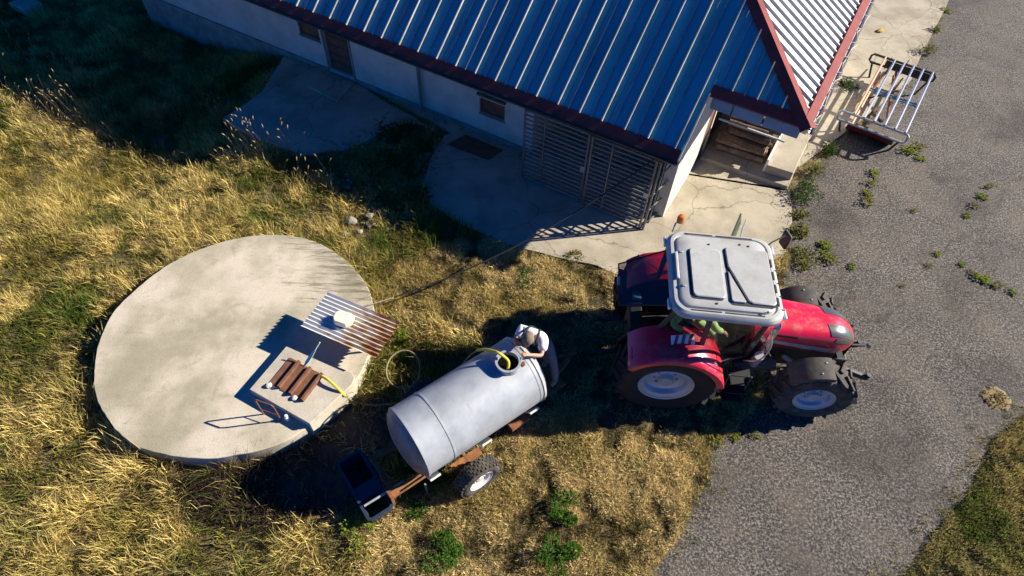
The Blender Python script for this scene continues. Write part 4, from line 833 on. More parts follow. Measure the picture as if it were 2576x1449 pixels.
for x, y in ((.4, .58), (.95, .64), (1.1, .62), (1.24, -.80), (.42, -.72)):
    MB().lathe([(2.944, .022), (2.96, .018), (2.96, 0)], c=(x, y, 0), ax='Z', n=8, closed=False).build('roof_bolt', M['seam_and_shadow'], cr)
for y in (-.86, .84):
    for x0, x1 in ((.0, .5), (.56, 1.2)):
        MB().box(((x0+x1)/2, y, 2.905), (x1-x0, .02, .012)).build('roof_seam', M['seam_and_shadow'], cr)
# lamps under the roof edge
for y in (-.7, .7):
    MB().box((1.58, y, 2.79), (.05, .2, .08)).build('work_light', M['lens'], tr, bevel=.015)
    MB().box((-.33, y, 2.79), (.05, .2, .08)).build('work_light', M['lens'], tr, bevel=.015)
# beacon, mirrors
bn = MB().tube([(-.2, .9, 2.85), (-.16, 1.02, 2.95), (-.08, 1.06, 2.99)], .016, 6).build('beacon_arm', M['galv'], tr)
MB().lathe([(2.97, 0), (2.97, .065), (3.06, .07), (3.12, .055), (3.14, 0)], c=(-.08, 1.06, 0), ax='Z', n=14, closed=False).build('beacon', M['amber'], bn)
for s_ in (-1, 1):
    if s_ > 0:
        ma_ = MB().tube([(1.38, .8, 2.45), (1.75, 1.2, 2.5), (2.05, 1.44, 2.46)], .016, 6).build('mirror_arm', M['black'], tr)
        MB().box((2.12, 1.48, 2.32), (.07, .23, .36), Matrix.Rotation(R_(20), 3, 'Z')).build('mirror', M['greyplastic'], ma_, bevel=.03)
        dm = MB().tube([(1.1, 1.0, 2.55), (1.25, 1.5, 2.5), (1.42, 1.9, 2.35)], .014, 6).build('marker_arm', M['galv'], tr)
        MB().slab([(1.02, 1.25, 2.5), (1.30, 1.95, 2.45), (1.36, 1.93, 2.2), (1.12, 1.3, 2.12)], .03).build('side_marker', M['weedmirror'] if 'weedmirror' in M else M['greyplastic'], dm)
    else:
        MB().tube([(1.42, -.62, 2.0), (1.5, -.86, 2.02), (1.62, -.95, 1.9)], .018, 6).build('mirror_arm', M['black'], tr)
# exhaust stack on the near front pillar
MB().tube(spline([(1.7, -.46, 1.35), (1.66, -.62, 1.6), (1.56, -.78, 1.85), (1.50, -.84, 2.25), (1.50, -.86, 2.62), (1.46, -.9, 2.74)]), .055, 12).build('exhaust', M['chrome'], tr, smooth=50)
MB().tube([(1.62, -.62, 1.12), (1.6, -.7, 1.5)], .09, 10).build('exhaust_guard', M['galv'], tr)
MB().tube(spline([(1.36, -.74, 1.35), (1.5, -.92, 1.7), (1.52, -.96, 2.2), (1.4, -.86, 2.6)]), .016, 6).build('grab_rail', M['chrome'], tr)
# steps
for s_ in (-1, 1):
    st = MB().span((1.14, s_*.92-.012, .42), (1.17, s_*.92+.012, 1.1)).build('step_side', M['greyplastic'], tr)
    MB().span((1.55, s_*.92-.012, .42), (1.58, s_*.92+.012, 1.1)).build('step_side', M['greyplastic'], tr)
    for i in range(4):
        z = .45+.2*i; y = s_*(1.03-.07*i); MB().span((1.172, y-.09, z), (1.548, y+.09, z+.025)).build('tread', M['darkmetal'], st)
# hazard plate and rear linkage
wp = MB().box((.08, -.86, 2.0), (.42, .012, .19), Matrix.Rotation(R_(12), 3, 'Z') @ Matrix.Rotation(R_(-50), 3, 'X')).build('warning_plate', M['white'], tr)
Mx = Matrix.Rotation(R_(12), 3, 'Z') @ Matrix.Rotation(R_(-50), 3, 'X')
for k_ in (-.13, .0, .13):
    q = [Vector((k_-.055, -.0085, -.092)), Vector((k_+.005, -.0085, -.092)), Vector((k_+.065, -.0085, .092)), Vector((k_+.005, -.0085, .092))]
    q2 = [Mx @ p+Vector((.08, -.86, 2.0)) for p in q]; MB().slab(q2, .003).build('stripe', M['redflat'], wp, smooth=0)
for s_ in (-1, 1):
    MB().bar((-.5, s_*.3, .8), (-1.25, s_*.42, .6), .07, .09).build('link_arm', M['black'], tr)
MB().tube([(-.5, 0, 1.3), (-1.1, 0, 1.05)], .035, 8).build('top_link', M['black'], tr)
MB().span((-.75, -.35, .75), (-.5, .35, 1.45)).build('hitch_frame', M['black'], tr, bevel=.03)
MB().box((-.62, .36, 1.55), (.16, .14, .08)).build('hydraulic_coupler', M['bluebar'], tr, bevel=.01)

# ------------------------------------------------------------------ people
def skin(name, nodes, edges, m, parent, root, sub=2):
    keys = list(nodes); me = bpy.data.meshes.new(name); me.from_pydata([nodes[k][0] for k in keys], [(keys.index(a), keys.index(b)) for a, b in edges], [])
    me.materials.append(m)
    o = bpy.data.objects.new(name, me); S.collection.objects.link(o); o.parent = parent
    sk = o.modifiers.new('skin', 'SKIN'); sk.use_smooth_shade = True
    lay = me.skin_vertices[0] if me.skin_vertices else None
    if lay is None:
        bm = bmesh.new(); bm.from_mesh(me); bm.verts.layers.skin.verify(); bm.to_mesh(me); bm.free(); lay = me.skin_vertices[0]
    for i, k in enumerate(keys):
        r = nodes[k][1]; lay.data[i].radius = r if isinstance(r, tuple) else (r, r); lay.data[i].use_root = (k == root)
    ss = o.modifiers.new('sub', 'SUBSURF'); ss.levels = sub; ss.render_levels = sub
    return o
def V(*a): return Vector(a)
def hand_nodes(N, E, pre, wrist, dirv, palmn, curl=.5):
    d = dirv.normalized(); nrm = palmn.normalized(); sd = d.cross(nrm).normalized()
    N[pre+'palm'] = (wrist+d*.05, (.04, .02)); E.append((pre+'wr', pre+'palm'))
    for i, (o_, L) in enumerate(((-.03, .065), (-.01, .078), (.011, .073), (.031, .058))):
        b = wrist+d*.09+sd*o_; k1 = b+d*L*.45+nrm*L*.2*curl; k2 = k1+d*L*.3*(1-curl*.6)+nrm*L*.5*curl; k3 = k2+nrm*L*.3*curl+d*L*.15*(1-curl)
        for q, (p, r) in enumerate(((b, .0105), (k1, .010), (k2, .009), (k3, .008))):
            N['%sf%d%d' % (pre, i, q)] = (p, r); E.append((pre+'palm' if q == 0 else '%sf%d%d' % (pre, i, q-1), '%sf%d%d' % (pre, i, q)))
    t0 = wrist+d*.035-sd*.035; t1 = t0-sd*.03+d*.03+nrm*.012; t2 = t1+d*.03+nrm*.02
    for q, p in enumerate((t0, t1, t2)):
        N['%st%d' % (pre, q)] = (p, .0115-.001*q); E.append((pre+'palm' if q == 0 else '%st%d' % (pre, q-1), '%st%d' % (pre, q)))
def person(label, O, J, face, cloth, hat=None, straps=False, curl=.5, longsleeve=False):
    """J: joints in world; O: feet point; face: unit facing of the head"""
    t = thing('person', label, 'person', O); r = {k_: Vector(p)-O for k_, p in J.items()}
    ch, ne = r['chest'], r['neck']; hip = r['pelvis']; hd_ = r['head']
    N = {'pelvis': (hip, (.125, .10)), 'waist': (hip.lerp(ch, .5), (.12, .095)), 'chest': (ch, (.125, .09)), 'neck': (ne, .055), 'head0': (ne.lerp(hd_, .55), (.07, .075)), 'head': (hd_, (.082, .098)), 'top': (hd_+(hd_-ne).normalized()*.085, (.06, .07)),
         'nose': (hd_+face*.105-(hd_-ne).normalized()*.01, .012)}
    E = [('pelvis', 'waist'), ('waist', 'chest'), ('chest', 'neck'), ('neck', 'head0'), ('head0', 'head'), ('head', 'top'), ('head', 'nose')]
    for s_ in 'LR':
        N[s_+'sh'] = (r[s_+'sh'], .055); N[s_+'el'] = (r[s_+'el'], .042); N[s_+'wr'] = (r[s_+'wr'], .029)
        N[s_+'hp'] = (r[s_+'hp'], .095); N[s_+'kn'] = (r[s_+'kn'], .062); N[s_+'an'] = (r[s_+'an'], .042); N[s_+'toe'] = (r[s_+'toe'], .035)
        E += [('chest', s_+'sh'), (s_+'sh', s_+'el'), (s_+'el', s_+'wr'), ('pelvis', s_+'hp'), (s_+'hp', s_+'kn'), (s_+'kn', s_+'an'), (s_+'an', s_+'toe')]
        hand_nodes(N, E, s_, r[s_+'wr'], r[s_+'wr']-r[s_+'el'], Vector((0, 0, -1))+(r[s_+'wr']-r[s_+'el'])*.2, curl)
    skin('body', N, E, M['skin'], t, 'pelvis', 2)
    # shirt
    q = .62 if not longsleeve else 0
    N2 = {'pelvis': (hip.lerp(ch, .05), (.145, .12)), 'waist': (hip.lerp(ch, .5), (.165, .14)), 'chest': (ch, (.20, .165)), 'neck': (ch.lerp(ne, .75), (.10, .095))}
    E2 = [('pelvis', 'waist'), ('waist', 'chest'), ('chest', 'neck')]
    for s_ in 'LR':
        N2[s_+'sh'] = (r[s_+'sh'], .115); N2[s_+'ml'] = (r[s_+'sh'].lerp(r[s_+'el'], .75 if not longsleeve else 1.), 0.085 if not longsleeve else .075); E2 += [('chest', s_+'sh'), (s_+'sh', s_+'ml')]
        if longsleeve: N2[s_+'w'] = (r[s_+'el'].lerp(r[s_+'wr'], .92), .055); E2.append((s_+'ml', s_+'w'))
    skin('shirt' if not longsleeve else 'jacket', N2, E2, M[cloth[0]], t, 'pelvis', 2)
    N3 = {'pelvis': (hip, (.148, .122)), 'belt': (hip.lerp(ch, .22), (.148, .122))}; E3 = [('pelvis', 'belt')]
    for s_ in 'LR':
        N3[s_+'hp'] = (r[s_+'hp'], .112); N3[s_+'kn'] = (r[s_+'kn'], .08); N3[s_+'an'] = (r[s_+'kn'].lerp(r[s_+'an'], .93), .066); E3 += [('pelvis', s_+'hp'), (s_+'hp', s_+'kn'), (s_+'kn', s_+'an')]
    skin('trousers', N3, E3, M[cloth[1]], t, 'pelvis', 2)
    for s_ in 'LR':
        d = r[s_+'toe']-r[s_+'an']
        skin('boot', {'a': (r[s_+'an']+V(0, 0, .05), .056), 'b': (r[s_+'an']+V(0, 0, -.02), .058), 'c': (r[s_+'an'].lerp(r[s_+'toe'], .6)+V(0, 0, -.01), (.05, .048)), 'd': (r[s_+'toe'], (.045, .04))}, [('a', 'b'), ('b', 'c'), ('c', 'd')], M['boot'], t, 'b', 1)
    upv = (hd_-ne).normalized(); fw = (face-upv*face.dot(upv)).normalized(); sd = upv.cross(fw)
    Mh = Matrix((fw, sd, upv)).transposed()
    def ell(c, rx_, ry_, rz_, z0, name, m, n=14):
        rings = []
        for i in range(7):
            zz = lerp(z0, .999, i/6); k_ = math.sqrt(1-zz*zz); rings.append([Mh @ Vector((rx_*k_*math.cos(a), ry_*k_*math.sin(a), rz_*zz))+c for a in [2*math.pi*j/n for j in range(n)]])
        return MB().loft(rings).build(name, m, t, smooth=60)
    ell(hd_+upv*.015-fw*.012, .112, .094, .125, -.25, 'hair', M['hair'])
    for s2 in (-1, 1):
        ear = MB(); c = hd_+sd*s2*.088; ear.loft([[Mh @ Vector((.02*math.cos(a)*k_, s2*w_, .03*math.sin(a)*k_))+c for a in [2*math.pi*j/8 for j in range(8)]] for k_, w_ in ((1, 0), (.9, .015), (.3, .018))]).build('ear', M['skin'], t)
        MB().loft([[Mh @ Vector((.085+.012*k2, s2*.032+.011*k_*math.cos(a), .008+.008*k_*math.sin(a)))+hd_ for a in [2*math.pi*j/8 for j in range(8)]] for k_, k2 in ((1, 0), (.4, 1))]).build('eye', M['hair'], t)
    MB().box(hd_+fw*.092-upv*.045, (.01, .045, .01), Mh).build('mouth', M['redflat'], t)
    if hat:
        cp = ell(hd_+upv*.035-fw*.012, .125, .108, .125, .0, 'cap', M['cap'])
        br = MB(); rg = [[Mh @ Vector((.085+.085*math.cos(a), .085*math.sin(a), z_-.03*abs(math.sin(a))))+hd_+upv*.045 for a in np.linspace(-1.5, 1.5, 9)] for z_ in (0, .012)]
        br.loft(rg).build('brim', M['cap'], cp)
    if straps:
        for s_ in 'LR':
            a = r[s_+'sh'].lerp(ne, .45); back = (ch-hip).cross(r['Lsh']-r['Rsh']).normalized()
            if back.dot(face) > 0: back = -back
            tp = (ne-ch).normalized()
            pts = [hip.lerp(ch, .05)+back*.13+(a-ch)*.2, hip.lerp(ch, .55)+back*.135+(a-ch)*.45, a.lerp(ch, .3)+back*.125, a+tp*.075+back*.05, a-back*.07+tp*.06, a.lerp(hip, .3)-back*.13]
            MB().tube(spline(pts, 5), .02, 6).build('strap', M['strap'], t)
    return t
fz = .585
J = dict(pelvis=(.63, 6.40, 1.40), chest=(.42, 6.30, 1.80), neck=(.37, 6.17, 1.94), head=(.325, 6.05, 2.03),
         Lsh=(.61, 6.17, 1.84), Rsh=(.21, 6.36, 1.84), Lel=(.57, 5.88, 1.76), Rel=(.08, 6.14, 1.80), Lwr=(.34, 5.80, 1.90), Rwr=(.13, 5.97, 1.95),
         Lhp=(.73, 6.34, 1.35), Rhp=(.54, 6.46, 1.35), Lkn=(.86, 6.13, 1.0), Rkn=(.66, 6.40, 1.0), Lan=(.91, 6.03, fz+.09), Ran=(.74, 6.44, fz+.09), Ltoe=(.82, 5.92, fz+.04), Rtoe=(.66, 6.33, fz+.04))
person('man in white shirt, black braces and cap leaning over the open tank hatch', Vector((.85, 6.22, fz)), J, Vector((-.45, -.5, -.74)).normalized(), ('shirt', 'trousers'), hat=True, straps=True, curl=.55)
def tl(x, y, z): return TO+rx*x+ry*y+Vector((0, 0, z))
J = dict(pelvis=tl(.30, -.06, 1.70), chest=tl(.28, -.22, 2.08), neck=tl(.26, -.32, 2.27), head=tl(.22, -.42, 2.40),
         Lsh=tl(.50, -.30, 2.14), Rsh=tl(.04, -.34, 2.14), Lel=tl(.68, -.56, 2.0), Rel=tl(-.08, -.56, 2.0), Lwr=tl(.86, -.50, 1.86), Rwr=tl(.12, -.68, 2.0),
         Lhp=tl(.36, .06, 1.68), Rhp=tl(.36, -.14, 1.68), Lkn=tl(.76, .14, 1.66), Rkn=tl(.74, -.36, 1.64), Lan=tl(.88, .14, 1.26), Ran=tl(.88, -.42, 1.26), Ltoe=tl(1.04, .16, 1.20), Rtoe=tl(1.04, -.44, 1.20))
person('tractor driver in lime green work clothes turning in the cab seat', tl(.35, 0, 1.2), J, (ry*-.75+rx*-.35+Vector((0, 0, -.5))).normalized(), ('lime', 'lime'), longsleeve=True, hat=True)

# ------------------------------------------------------------------ metal rack on the right
rz_ = .72; rq_ = [at(2112, 272, rz_), at(2290, 345, rz_), at(2352, 190, rz_), at(2200, 133, rz_)]
RC = sum(rq_, Vector())/4; rdx = ((rq_[3]-rq_[0])+(rq_[2]-rq_[1])).normalized(); rdy = Vector((-rdx.y, rdx.x, 0))
RL = ((rq_[3]-rq_[0]).length+(rq_[2]-rq_[1]).length)/2; RW = ((rq_[1]-rq_[0]).length+(rq_[2]-rq_[3]).length)/2
rk = thing('metal_rack', 'open silver barred metal rack with dark red end on the asphalt', 'rack', (RC.x, RC.y, 0), math.atan2(rdx.y, rdx.x))
for i in range(6):
    y = lerp(RW/2-.38, -RW/2+.12, i/5)
    if i == 0:
        MB().tube([(-RL/2, y, rz_+.02), (RL*.12, y, rz_+.02)], .033, 8).build('bar', M['rustbar'], rk); MB().tube([(RL*.12, y, rz_+.02), (RL/2, y, rz_+.02)], .03, 8).build('bar', M['rustbar'], rk)
    else: MB().tube([(-RL/2, y, rz_+.02), (RL/2, y, rz_+.02)], .034, 8).build('bar', M['chrome'], rk)
for sx, z0 in ((-1, rz_-.28), (1, rz_-.26)):
    x = sx*RL/2
    loop = [(x, -RW/2+.06, rz_), (x, -RW/2, rz_-.06), (x, -RW/2, z0+.06), (x, -RW/2+.06, z0), (x, RW/2-.06, z0), (x, RW/2, z0+.06), (x, RW/2, rz_-.06), (x, RW/2-.06, rz_), (x, -RW/2+.06, rz_)]
    MB().tube(loop, .035, 8).build('end_frame', M['galv'] if sx < 0 else M['darkmetal'], rk)
    if sx > 0: MB().span((x-.05, -RW/2+.08, z0+.03), (x-.04, RW/2-.45, rz_-.03)).build('end_panel', M['darkmetal'], rk)
MB().tube([(RL*-.02, -RW/2+.1, rz_-.05), (RL*-.02, RW/2-.35, rz_-.05)], .03, 8).build('cross_bar', M['bluebar'], rk); MB().tube([(RL*-.05, -RW/2+.1, rz_-.06), (RL*-.05, RW/2-.35, rz_-.06)], .02, 8).build('cross_bar', M['bluebar'], rk)
rings = []
for i in range(9):
    a = R_(90*i/8); rings.append([(-RL/2+.02+.55*(1-math.cos(a)), y, (rz_-.30)-(rz_-.32)*math.sin(a)) for y in (-RW/2+.25, RW/2-.35)]+[(-RL/2+.05+.55*(1-math.cos(a)), y, (rz_-.28)-(rz_-.32)*math.sin(a)) for y in (RW/2-.35, -RW/2+.25)])
MB().loft(rings).build('curved_panel', M['maroonpanel'], rk, smooth=40)
for (a, b, r_) in (((RL/2, .3, .5), (-.4, .55, .1), .035), ((RL*.35, .1, .55), (-.3, -.3, .08), .035), ((RL/2, .1, .5), (RL*.3, -.1, .02), .04), ((.2, .6, .06), (.6, -.2, .5), .03)):
    MB().tube([a, b], r_, 8).build('brace', M['rustdark'], rk)
for y in (.42, -.05, -.62):
    MB().tube([(RL/2-.05, y, .45), (RL/2+.75+.2*(y < 0), y-.04, .40)], [.028, .016], 8).build('tine', M['darkmetal'], rk)
for sx in (-1, 1):
    for sy in (-1, 1):
        MB().tube([(sx*(RL/2-.12), sy*(RW/2-.25), .0), (sx*(RL/2-.05), sy*(RW/2-.12), rz_-.27)], .03, 8).build('leg', M['darkmetal'], rk)
MB().tube([(-RL/2+.2, RW/2-.45, .25), (RL/2-.1, RW/2-.45, .3)], .035, 8).build('lower_bar', M['rustbar'], rk)

# ------------------------------------------------------------------ small things
stone('rag', 'small crumpled yellow cloth lying on the sunlit concrete walk', 'cloth', at(2214, 78, .05), .16, M['yellowrag'], (1, .6, .25))
d_ = MB().lathe([(.0, 0), (.015, .05), (.03, .14), (.02, .22), (.0, .28)], ax='Z', n=22, closed=False); d_.v = [(x*(1+random.uniform(-.1, .1)), y*(1+random.uniform(-.1, .1)), z*random.uniform(.5, 1.2)+.007) for x, y, z in d_.v]
dg = thing('dung_patty', 'round tan clump of dried dung alone on the open asphalt', 'dung', at(2506, 1002)); d_.build('patty', M['dung'], dg)
DUNGP = dg
for i, (px, py, r_, lb) in enumerate(((885, 560, .13, 'largest pale rubble stone at the edge of the grass'), (905, 585, .08, 'small pale rubble stone nearest the round pit cover'), (930, 545, .09, 'grey rubble stone on the side nearest the concrete apron'), (868, 590, .07, 'small rubble stone on the left of the heap'))):
    stone('rubble_stone', lb, 'stone', at(px, py, .1), r_, M['palestone'], group='rubble stones in the grass')
sb = MB().prism([(-.45, -.3), (.4, -.35), (.5, .25), (-.3, .35)], 0, .3).build('concrete_slab', M['conc'], bevel=.02, loc=at(72, 22, -.9)+Vector((0, 0, -.05)), rz=-.4); tag(sb, 'loose concrete slab in the dark grass left of the wall', 'slab')
for px, py, sz2, lb in ((1195, 375, (.7, .3), 'dark rusty metal plate lying on the shaded apron by the gate'),):
    tag(MB().prism([(-sz2[0], -sz2[1]), (sz2[0]*.8, -sz2[1]*.8), (sz2[0], sz2[1]), (-sz2[0]*.7, sz2[1])], .055, .075).build('rusty_plate', M['rustdark'], loc=at(px, py), rz=BA), lb, 'metal plate')

# ------------------------------------------------------------------ vegetation
blds = [tuple(bw(u, v)[:2]) for u, v in ((-19, 1.1), (-4, 1.1), (-4, 5.4), (2.2, 5.4), (2.2, 12), (-19, 12))]
BARE = [tuple(bw(2.1, 3)[:2])]+P2([(1990, 540), (2050, 640), (2100, 560), (2130, 400), (2200, 320), (2420, -60), (2500, -200)])+[tuple(bw(2.1, 24)[:2])]
def veg_ok(x, y, asph=True):
    ok = ~inpoly(x, y, BARE) & ~inpoly(x, y, AP1) & ~inpoly(x, y, AP2) & ~inpoly(x, y, blds) & ~inpoly(x, y, AP3)
    ok &= np.hypot(x-DC.x, y-DC.y) > DR+.02
    if asph: ok &= ~inpoly(x, y, ASPHR)
    return ok
VIEW = [tuple(at(*p)[:2]) for p in ((-130, -90), (2700, -90), (2700, 1540), (-130, 1540))]
SHORT = [tuple(at(*p)[:2]) for p in ((920, 1560), (900, 1330), (1010, 1260), (1130, 1240), (1250, 1110), (1400, 1010), (1480, 900), (1000, 800), (980, 650), (1200, 600), (1560, 640), (2100, 640), (2100, 1100), (1900, 1560))]
RIGHT = [tuple(at(*p)[:2]) for p in ((2150, 1600), (2300, 1350), (2500, 1050), (2800, 850), (2800, 1600))]
SHADE = [tuple(at(*p)[:2]) for p in ((930, 300), (1130, 300), (1100, 420), (1090, 540), (1000, 600), (880, 560), (800, 400))]
DIRT = [tuple(at(*p)[:2]) for p in ((900, 1010), (1000, 850), (1150, 800), (1560, 760), (1990, 640), (1990, 1030), (1560, 1100), (1400, 1040), (1280, 1120), (900, 1260))]
def grass(name, label, nclump, per, hfun, wfun, seed, region, keep=None, leanfun=None, colfun=None, spread=.13):
    r = np.random.default_rng(seed); xs = [p[0] for p in region]; ys = [p[1] for p in region]
    cx = r.uniform(min(xs), max(xs), nclump*3); cy = r.uniform(min(ys), max(ys), nclump*3)
    m = inpoly(cx, cy, region) & veg_ok(cx, cy)
    if keep is not None: m &= keep(cx, cy)
    cx, cy = cx[m][:nclump], cy[m][:nclump]; K = len(cx)
    cl = r.uniform(0, 2*np.pi, K); ch = r.normal(0, 1, K); cc = r.random(K)
    i = np.repeat(np.arange(K), per); n = len(i)
    x = cx[i]+r.normal(0, spread, n); y = cy[i]+r.normal(0, spread, n); m = veg_ok(x, y) ; i, x, y = i[m], x[m], y[m]; n = len(i)
    h = hfun(x, y)*np.exp(ch[i]*.22)*r.uniform(.55, 1.15, n); wd = wfun(n, r)
    fa = fbm(n3, x, y, .55)*2*np.pi*.0+cl[i]+r.normal(0, .8, n)
    lean = np.clip(leanfun(x, y, r, n), .05, 1.45)
    dx, dy = np.cos(fa), np.sin(fa); hor = h*np.sin(lean); ver = h*np.cos(lean)
    ta = fa+np.pi/2+r.normal(0, .6, n); sx, sy = np.cos(ta)*wd, np.sin(ta)*wd
    z0 = gz(x, y)-.01
    p0 = np.stack([x-sx, y-sy, z0], 1); p1 = np.stack([x+sx, y+sy, z0], 1)
    mx_, my_, mz_ = x+dx*hor*.42, y+dy*hor*.42, ver*.66+z0
    p2 = np.stack([mx_+sx*.85, my_+sy*.85, mz_], 1); p3 = np.stack([mx_-sx*.85, my_-sy*.85, mz_], 1)
    p4 = np.stack([x+dx*hor, y+dy*hor, ver+z0], 1)
    co = np.stack([p0, p1, p2, p3, p4], 1).reshape(-1, 3)
    base = np.arange(n)*5
    loops = np.stack([base, base+1, base+2, base+3, base+3, base+2, base+4], 1).reshape(-1)
    starts = np.stack([np.arange(n)*7, np.arange(n)*7+4], 1).reshape(-1); tots = np.tile([4, 3], n)
    me = bpy.data.meshes.new(name); me.vertices.add(n*5); me.vertices.foreach_set('co', co.astype(np.float32).ravel())
    me.loops.add(n*7); me.loops.foreach_set('vertex_index', loops.astype(np.int32)); me.polygons.add(n*2); me.polygons.foreach_set('loop_start', starts.astype(np.int32)); me.polygons.foreach_set('loop_total', tots.astype(np.int32))
    me.update(calc_edges=True)
    c = colfun(x, y, cc[i], r, n); c4 = np.concatenate([c, np.ones((n, 1))], 1)
    at_ = me.color_attributes.new('Col', 'FLOAT_COLOR', 'POINT'); at_.data.foreach_set('color', np.repeat(c4, 5, 0).astype(np.float32).ravel())
    me.materials.append(M['blade']); o = bpy.data.objects.new(name, me); S.collection.objects.link(o)
    tag(o, label, 'grass', kind='stuff'); print(name, n, 'blades'); return o
def mixc(a, b, t): return np.asarray(a)[None]*(1-t[:, None])+np.asarray(b)[None]*t[:, None]
STRAW, OLIVE, GREEN, BROWN = (.70, .555, .20), (.33, .27, .07), (.10, .15, .025), (.16, .115, .05)
DEAD_SHADE = ragged(P2([(440, 1200), (560, 1180), (700, 1150), (860, 1070), (900, 1200), (870, 1310), (760, 1335), (600, 1330), (480, 1300)]), .12, .22, 19)  # dead brown weeds, also darkened for the shadow band below the pit cover
def col_tall(x, y, cc, r, n):
    g_ = np.clip((fbm(n1, x, y, .5)-.50)*4+.25*(r.random(n)-.5)+(cc-.5)*.9, 0, 1)
    c = mixc(STRAW, OLIVE, g_); g2 = np.clip((fbm(n2, x, y, .8)-.55)*6+(cc-.6), 0, 1); c = mixc((0, 0, 0), (1, 1, 1), np.zeros(n))+c*(1-g2[:, None])+np.asarray(GREEN)[None]*g2[:, None]
    hol = np.clip((.50-fbm(n1, x, y, 1.5))*5, 0, 1)[:, None]; c = c*(1-hol)+np.asarray((.13, .12, .03))[None]*hol; br = (r.random(n) < .12)[:, None]; c = np.where(br, np.asarray(BROWN)[None], c)
    c = np.where((inpoly(x, y, DEAD_SHADE) & (r.random(n) < .85))[:, None], np.asarray((.075, .052, .04))[None], c)
    return c*r.uniform(.7, 1.3, n)[:, None]*(.5+.85*((cc*7.31) % 1))[:, None]
def col_short(x, y, cc, r, n):
    g_ = np.clip((fbm(n2, x, y, .6)-.52)*4+(cc-.5)*1.0, 0, 1); c = mixc((.79, .63, .31), (.46, .36, .13), g_)
    hol = np.clip((.50-fbm(n1, x, y, 2.4))*6, 0, 1)[:, None]; c = c*(1-hol)+np.asarray((.13, .10, .035))[None]*hol; gg = (cc > .93)[:, None]; c = np.where(gg, np.asarray(GREEN)[None], c)
    return c*r.uniform(.65, 1.3, n)[:, None]*(.5+.8*((cc*7.31) % 1))[:, None]
def col_right(x, y, cc, r, n):
    g_ = np.clip((fbm(n2, x, y, .9)-.40)*4+(cc-.5)*1.0, 0, 1); c = mixc((.40, .33, .13), (.13, .17, .035), g_); hol = np.clip((.50-fbm(n1, x, y, 2.2))*6, 0, 1)[:, None]; c = c*(1-hol)+np.asarray((.08, .09, .025))[None]*hol; return c*r.uniform(.65, 1.3, n)[:, None]
notshort = lambda x, y: ~inpoly(x, y, SHORT) & ~inpoly(x, y, RIGHT) & (~inpoly(x, y, TANK_SHADE) | (rng.random(len(x)) < .12)) & (~inpoly(x, y, TRAMP_SHADE) | (rng.random(len(x)) < .3))
lodge = lambda x, y, r, n: .75+.9*(fbm(n4, x, y, .9)-.5)+r.normal(0, .28, n)
grass('grass', 'tall dry golden grass lodged in swirls around the pit cover', 12000, 42, lambda x, y: .07+.62*np.clip(fbm(n1, x, y, 1.5)-.25, 0, 1)+.30*np.exp(-np.abs(np.hypot(x-DC.x, y-DC.y)-DR)/.16), lambda n, r: r.uniform(.0035, .008, n), 11, VIEW, notshort, lodge, col_tall, .125)
grass('grass', 'green undergrowth low among the tall dry grass', 3600, 16, lambda x, y: .12+.15*fbm(n2, x, y, .8), lambda n, r: r.uniform(.006, .013, n), 12, VIEW, notshort, lambda x, y, r, n: r.uniform(.2, 1.2, n), lambda x, y, cc, r, n: mixc(OLIVE, GREEN, cc)*r.uniform(.6, 1.2, n)[:, None], .16)
dens = lambda x, y: (~inpoly(x, y, TRAMP_SHADE) | (rng.random(len(x)) < .30)) & (~inpoly(x, y, TANK_SHADE) | (rng.random(len(x)) < .12))
grass('grass', 'short straw coloured grass between the trailer and the asphalt', 14000, 24, lambda x, y: .03+.26*np.clip(fbm(n1, x, y, 2.4)-.22, 0, 1), lambda n, r: r.uniform(.003, .0062, n), 13, SHORT, lambda x, y: dens(x, y), lambda x, y, r, n: .8+r.normal(0, .4, n), col_short, .09)
grass('grass', 'short green and tan turf beyond the far side of the road', 3200, 22, lambda x, y: .04+.22*np.clip(fbm(n1, x, y, 2.2)-.22, 0, 1), lambda n, r: r.uniform(.004, .008, n), 14, RIGHT, None, lambda x, y, r, n: .6+r.normal(0, .4, n), col_right, .09)
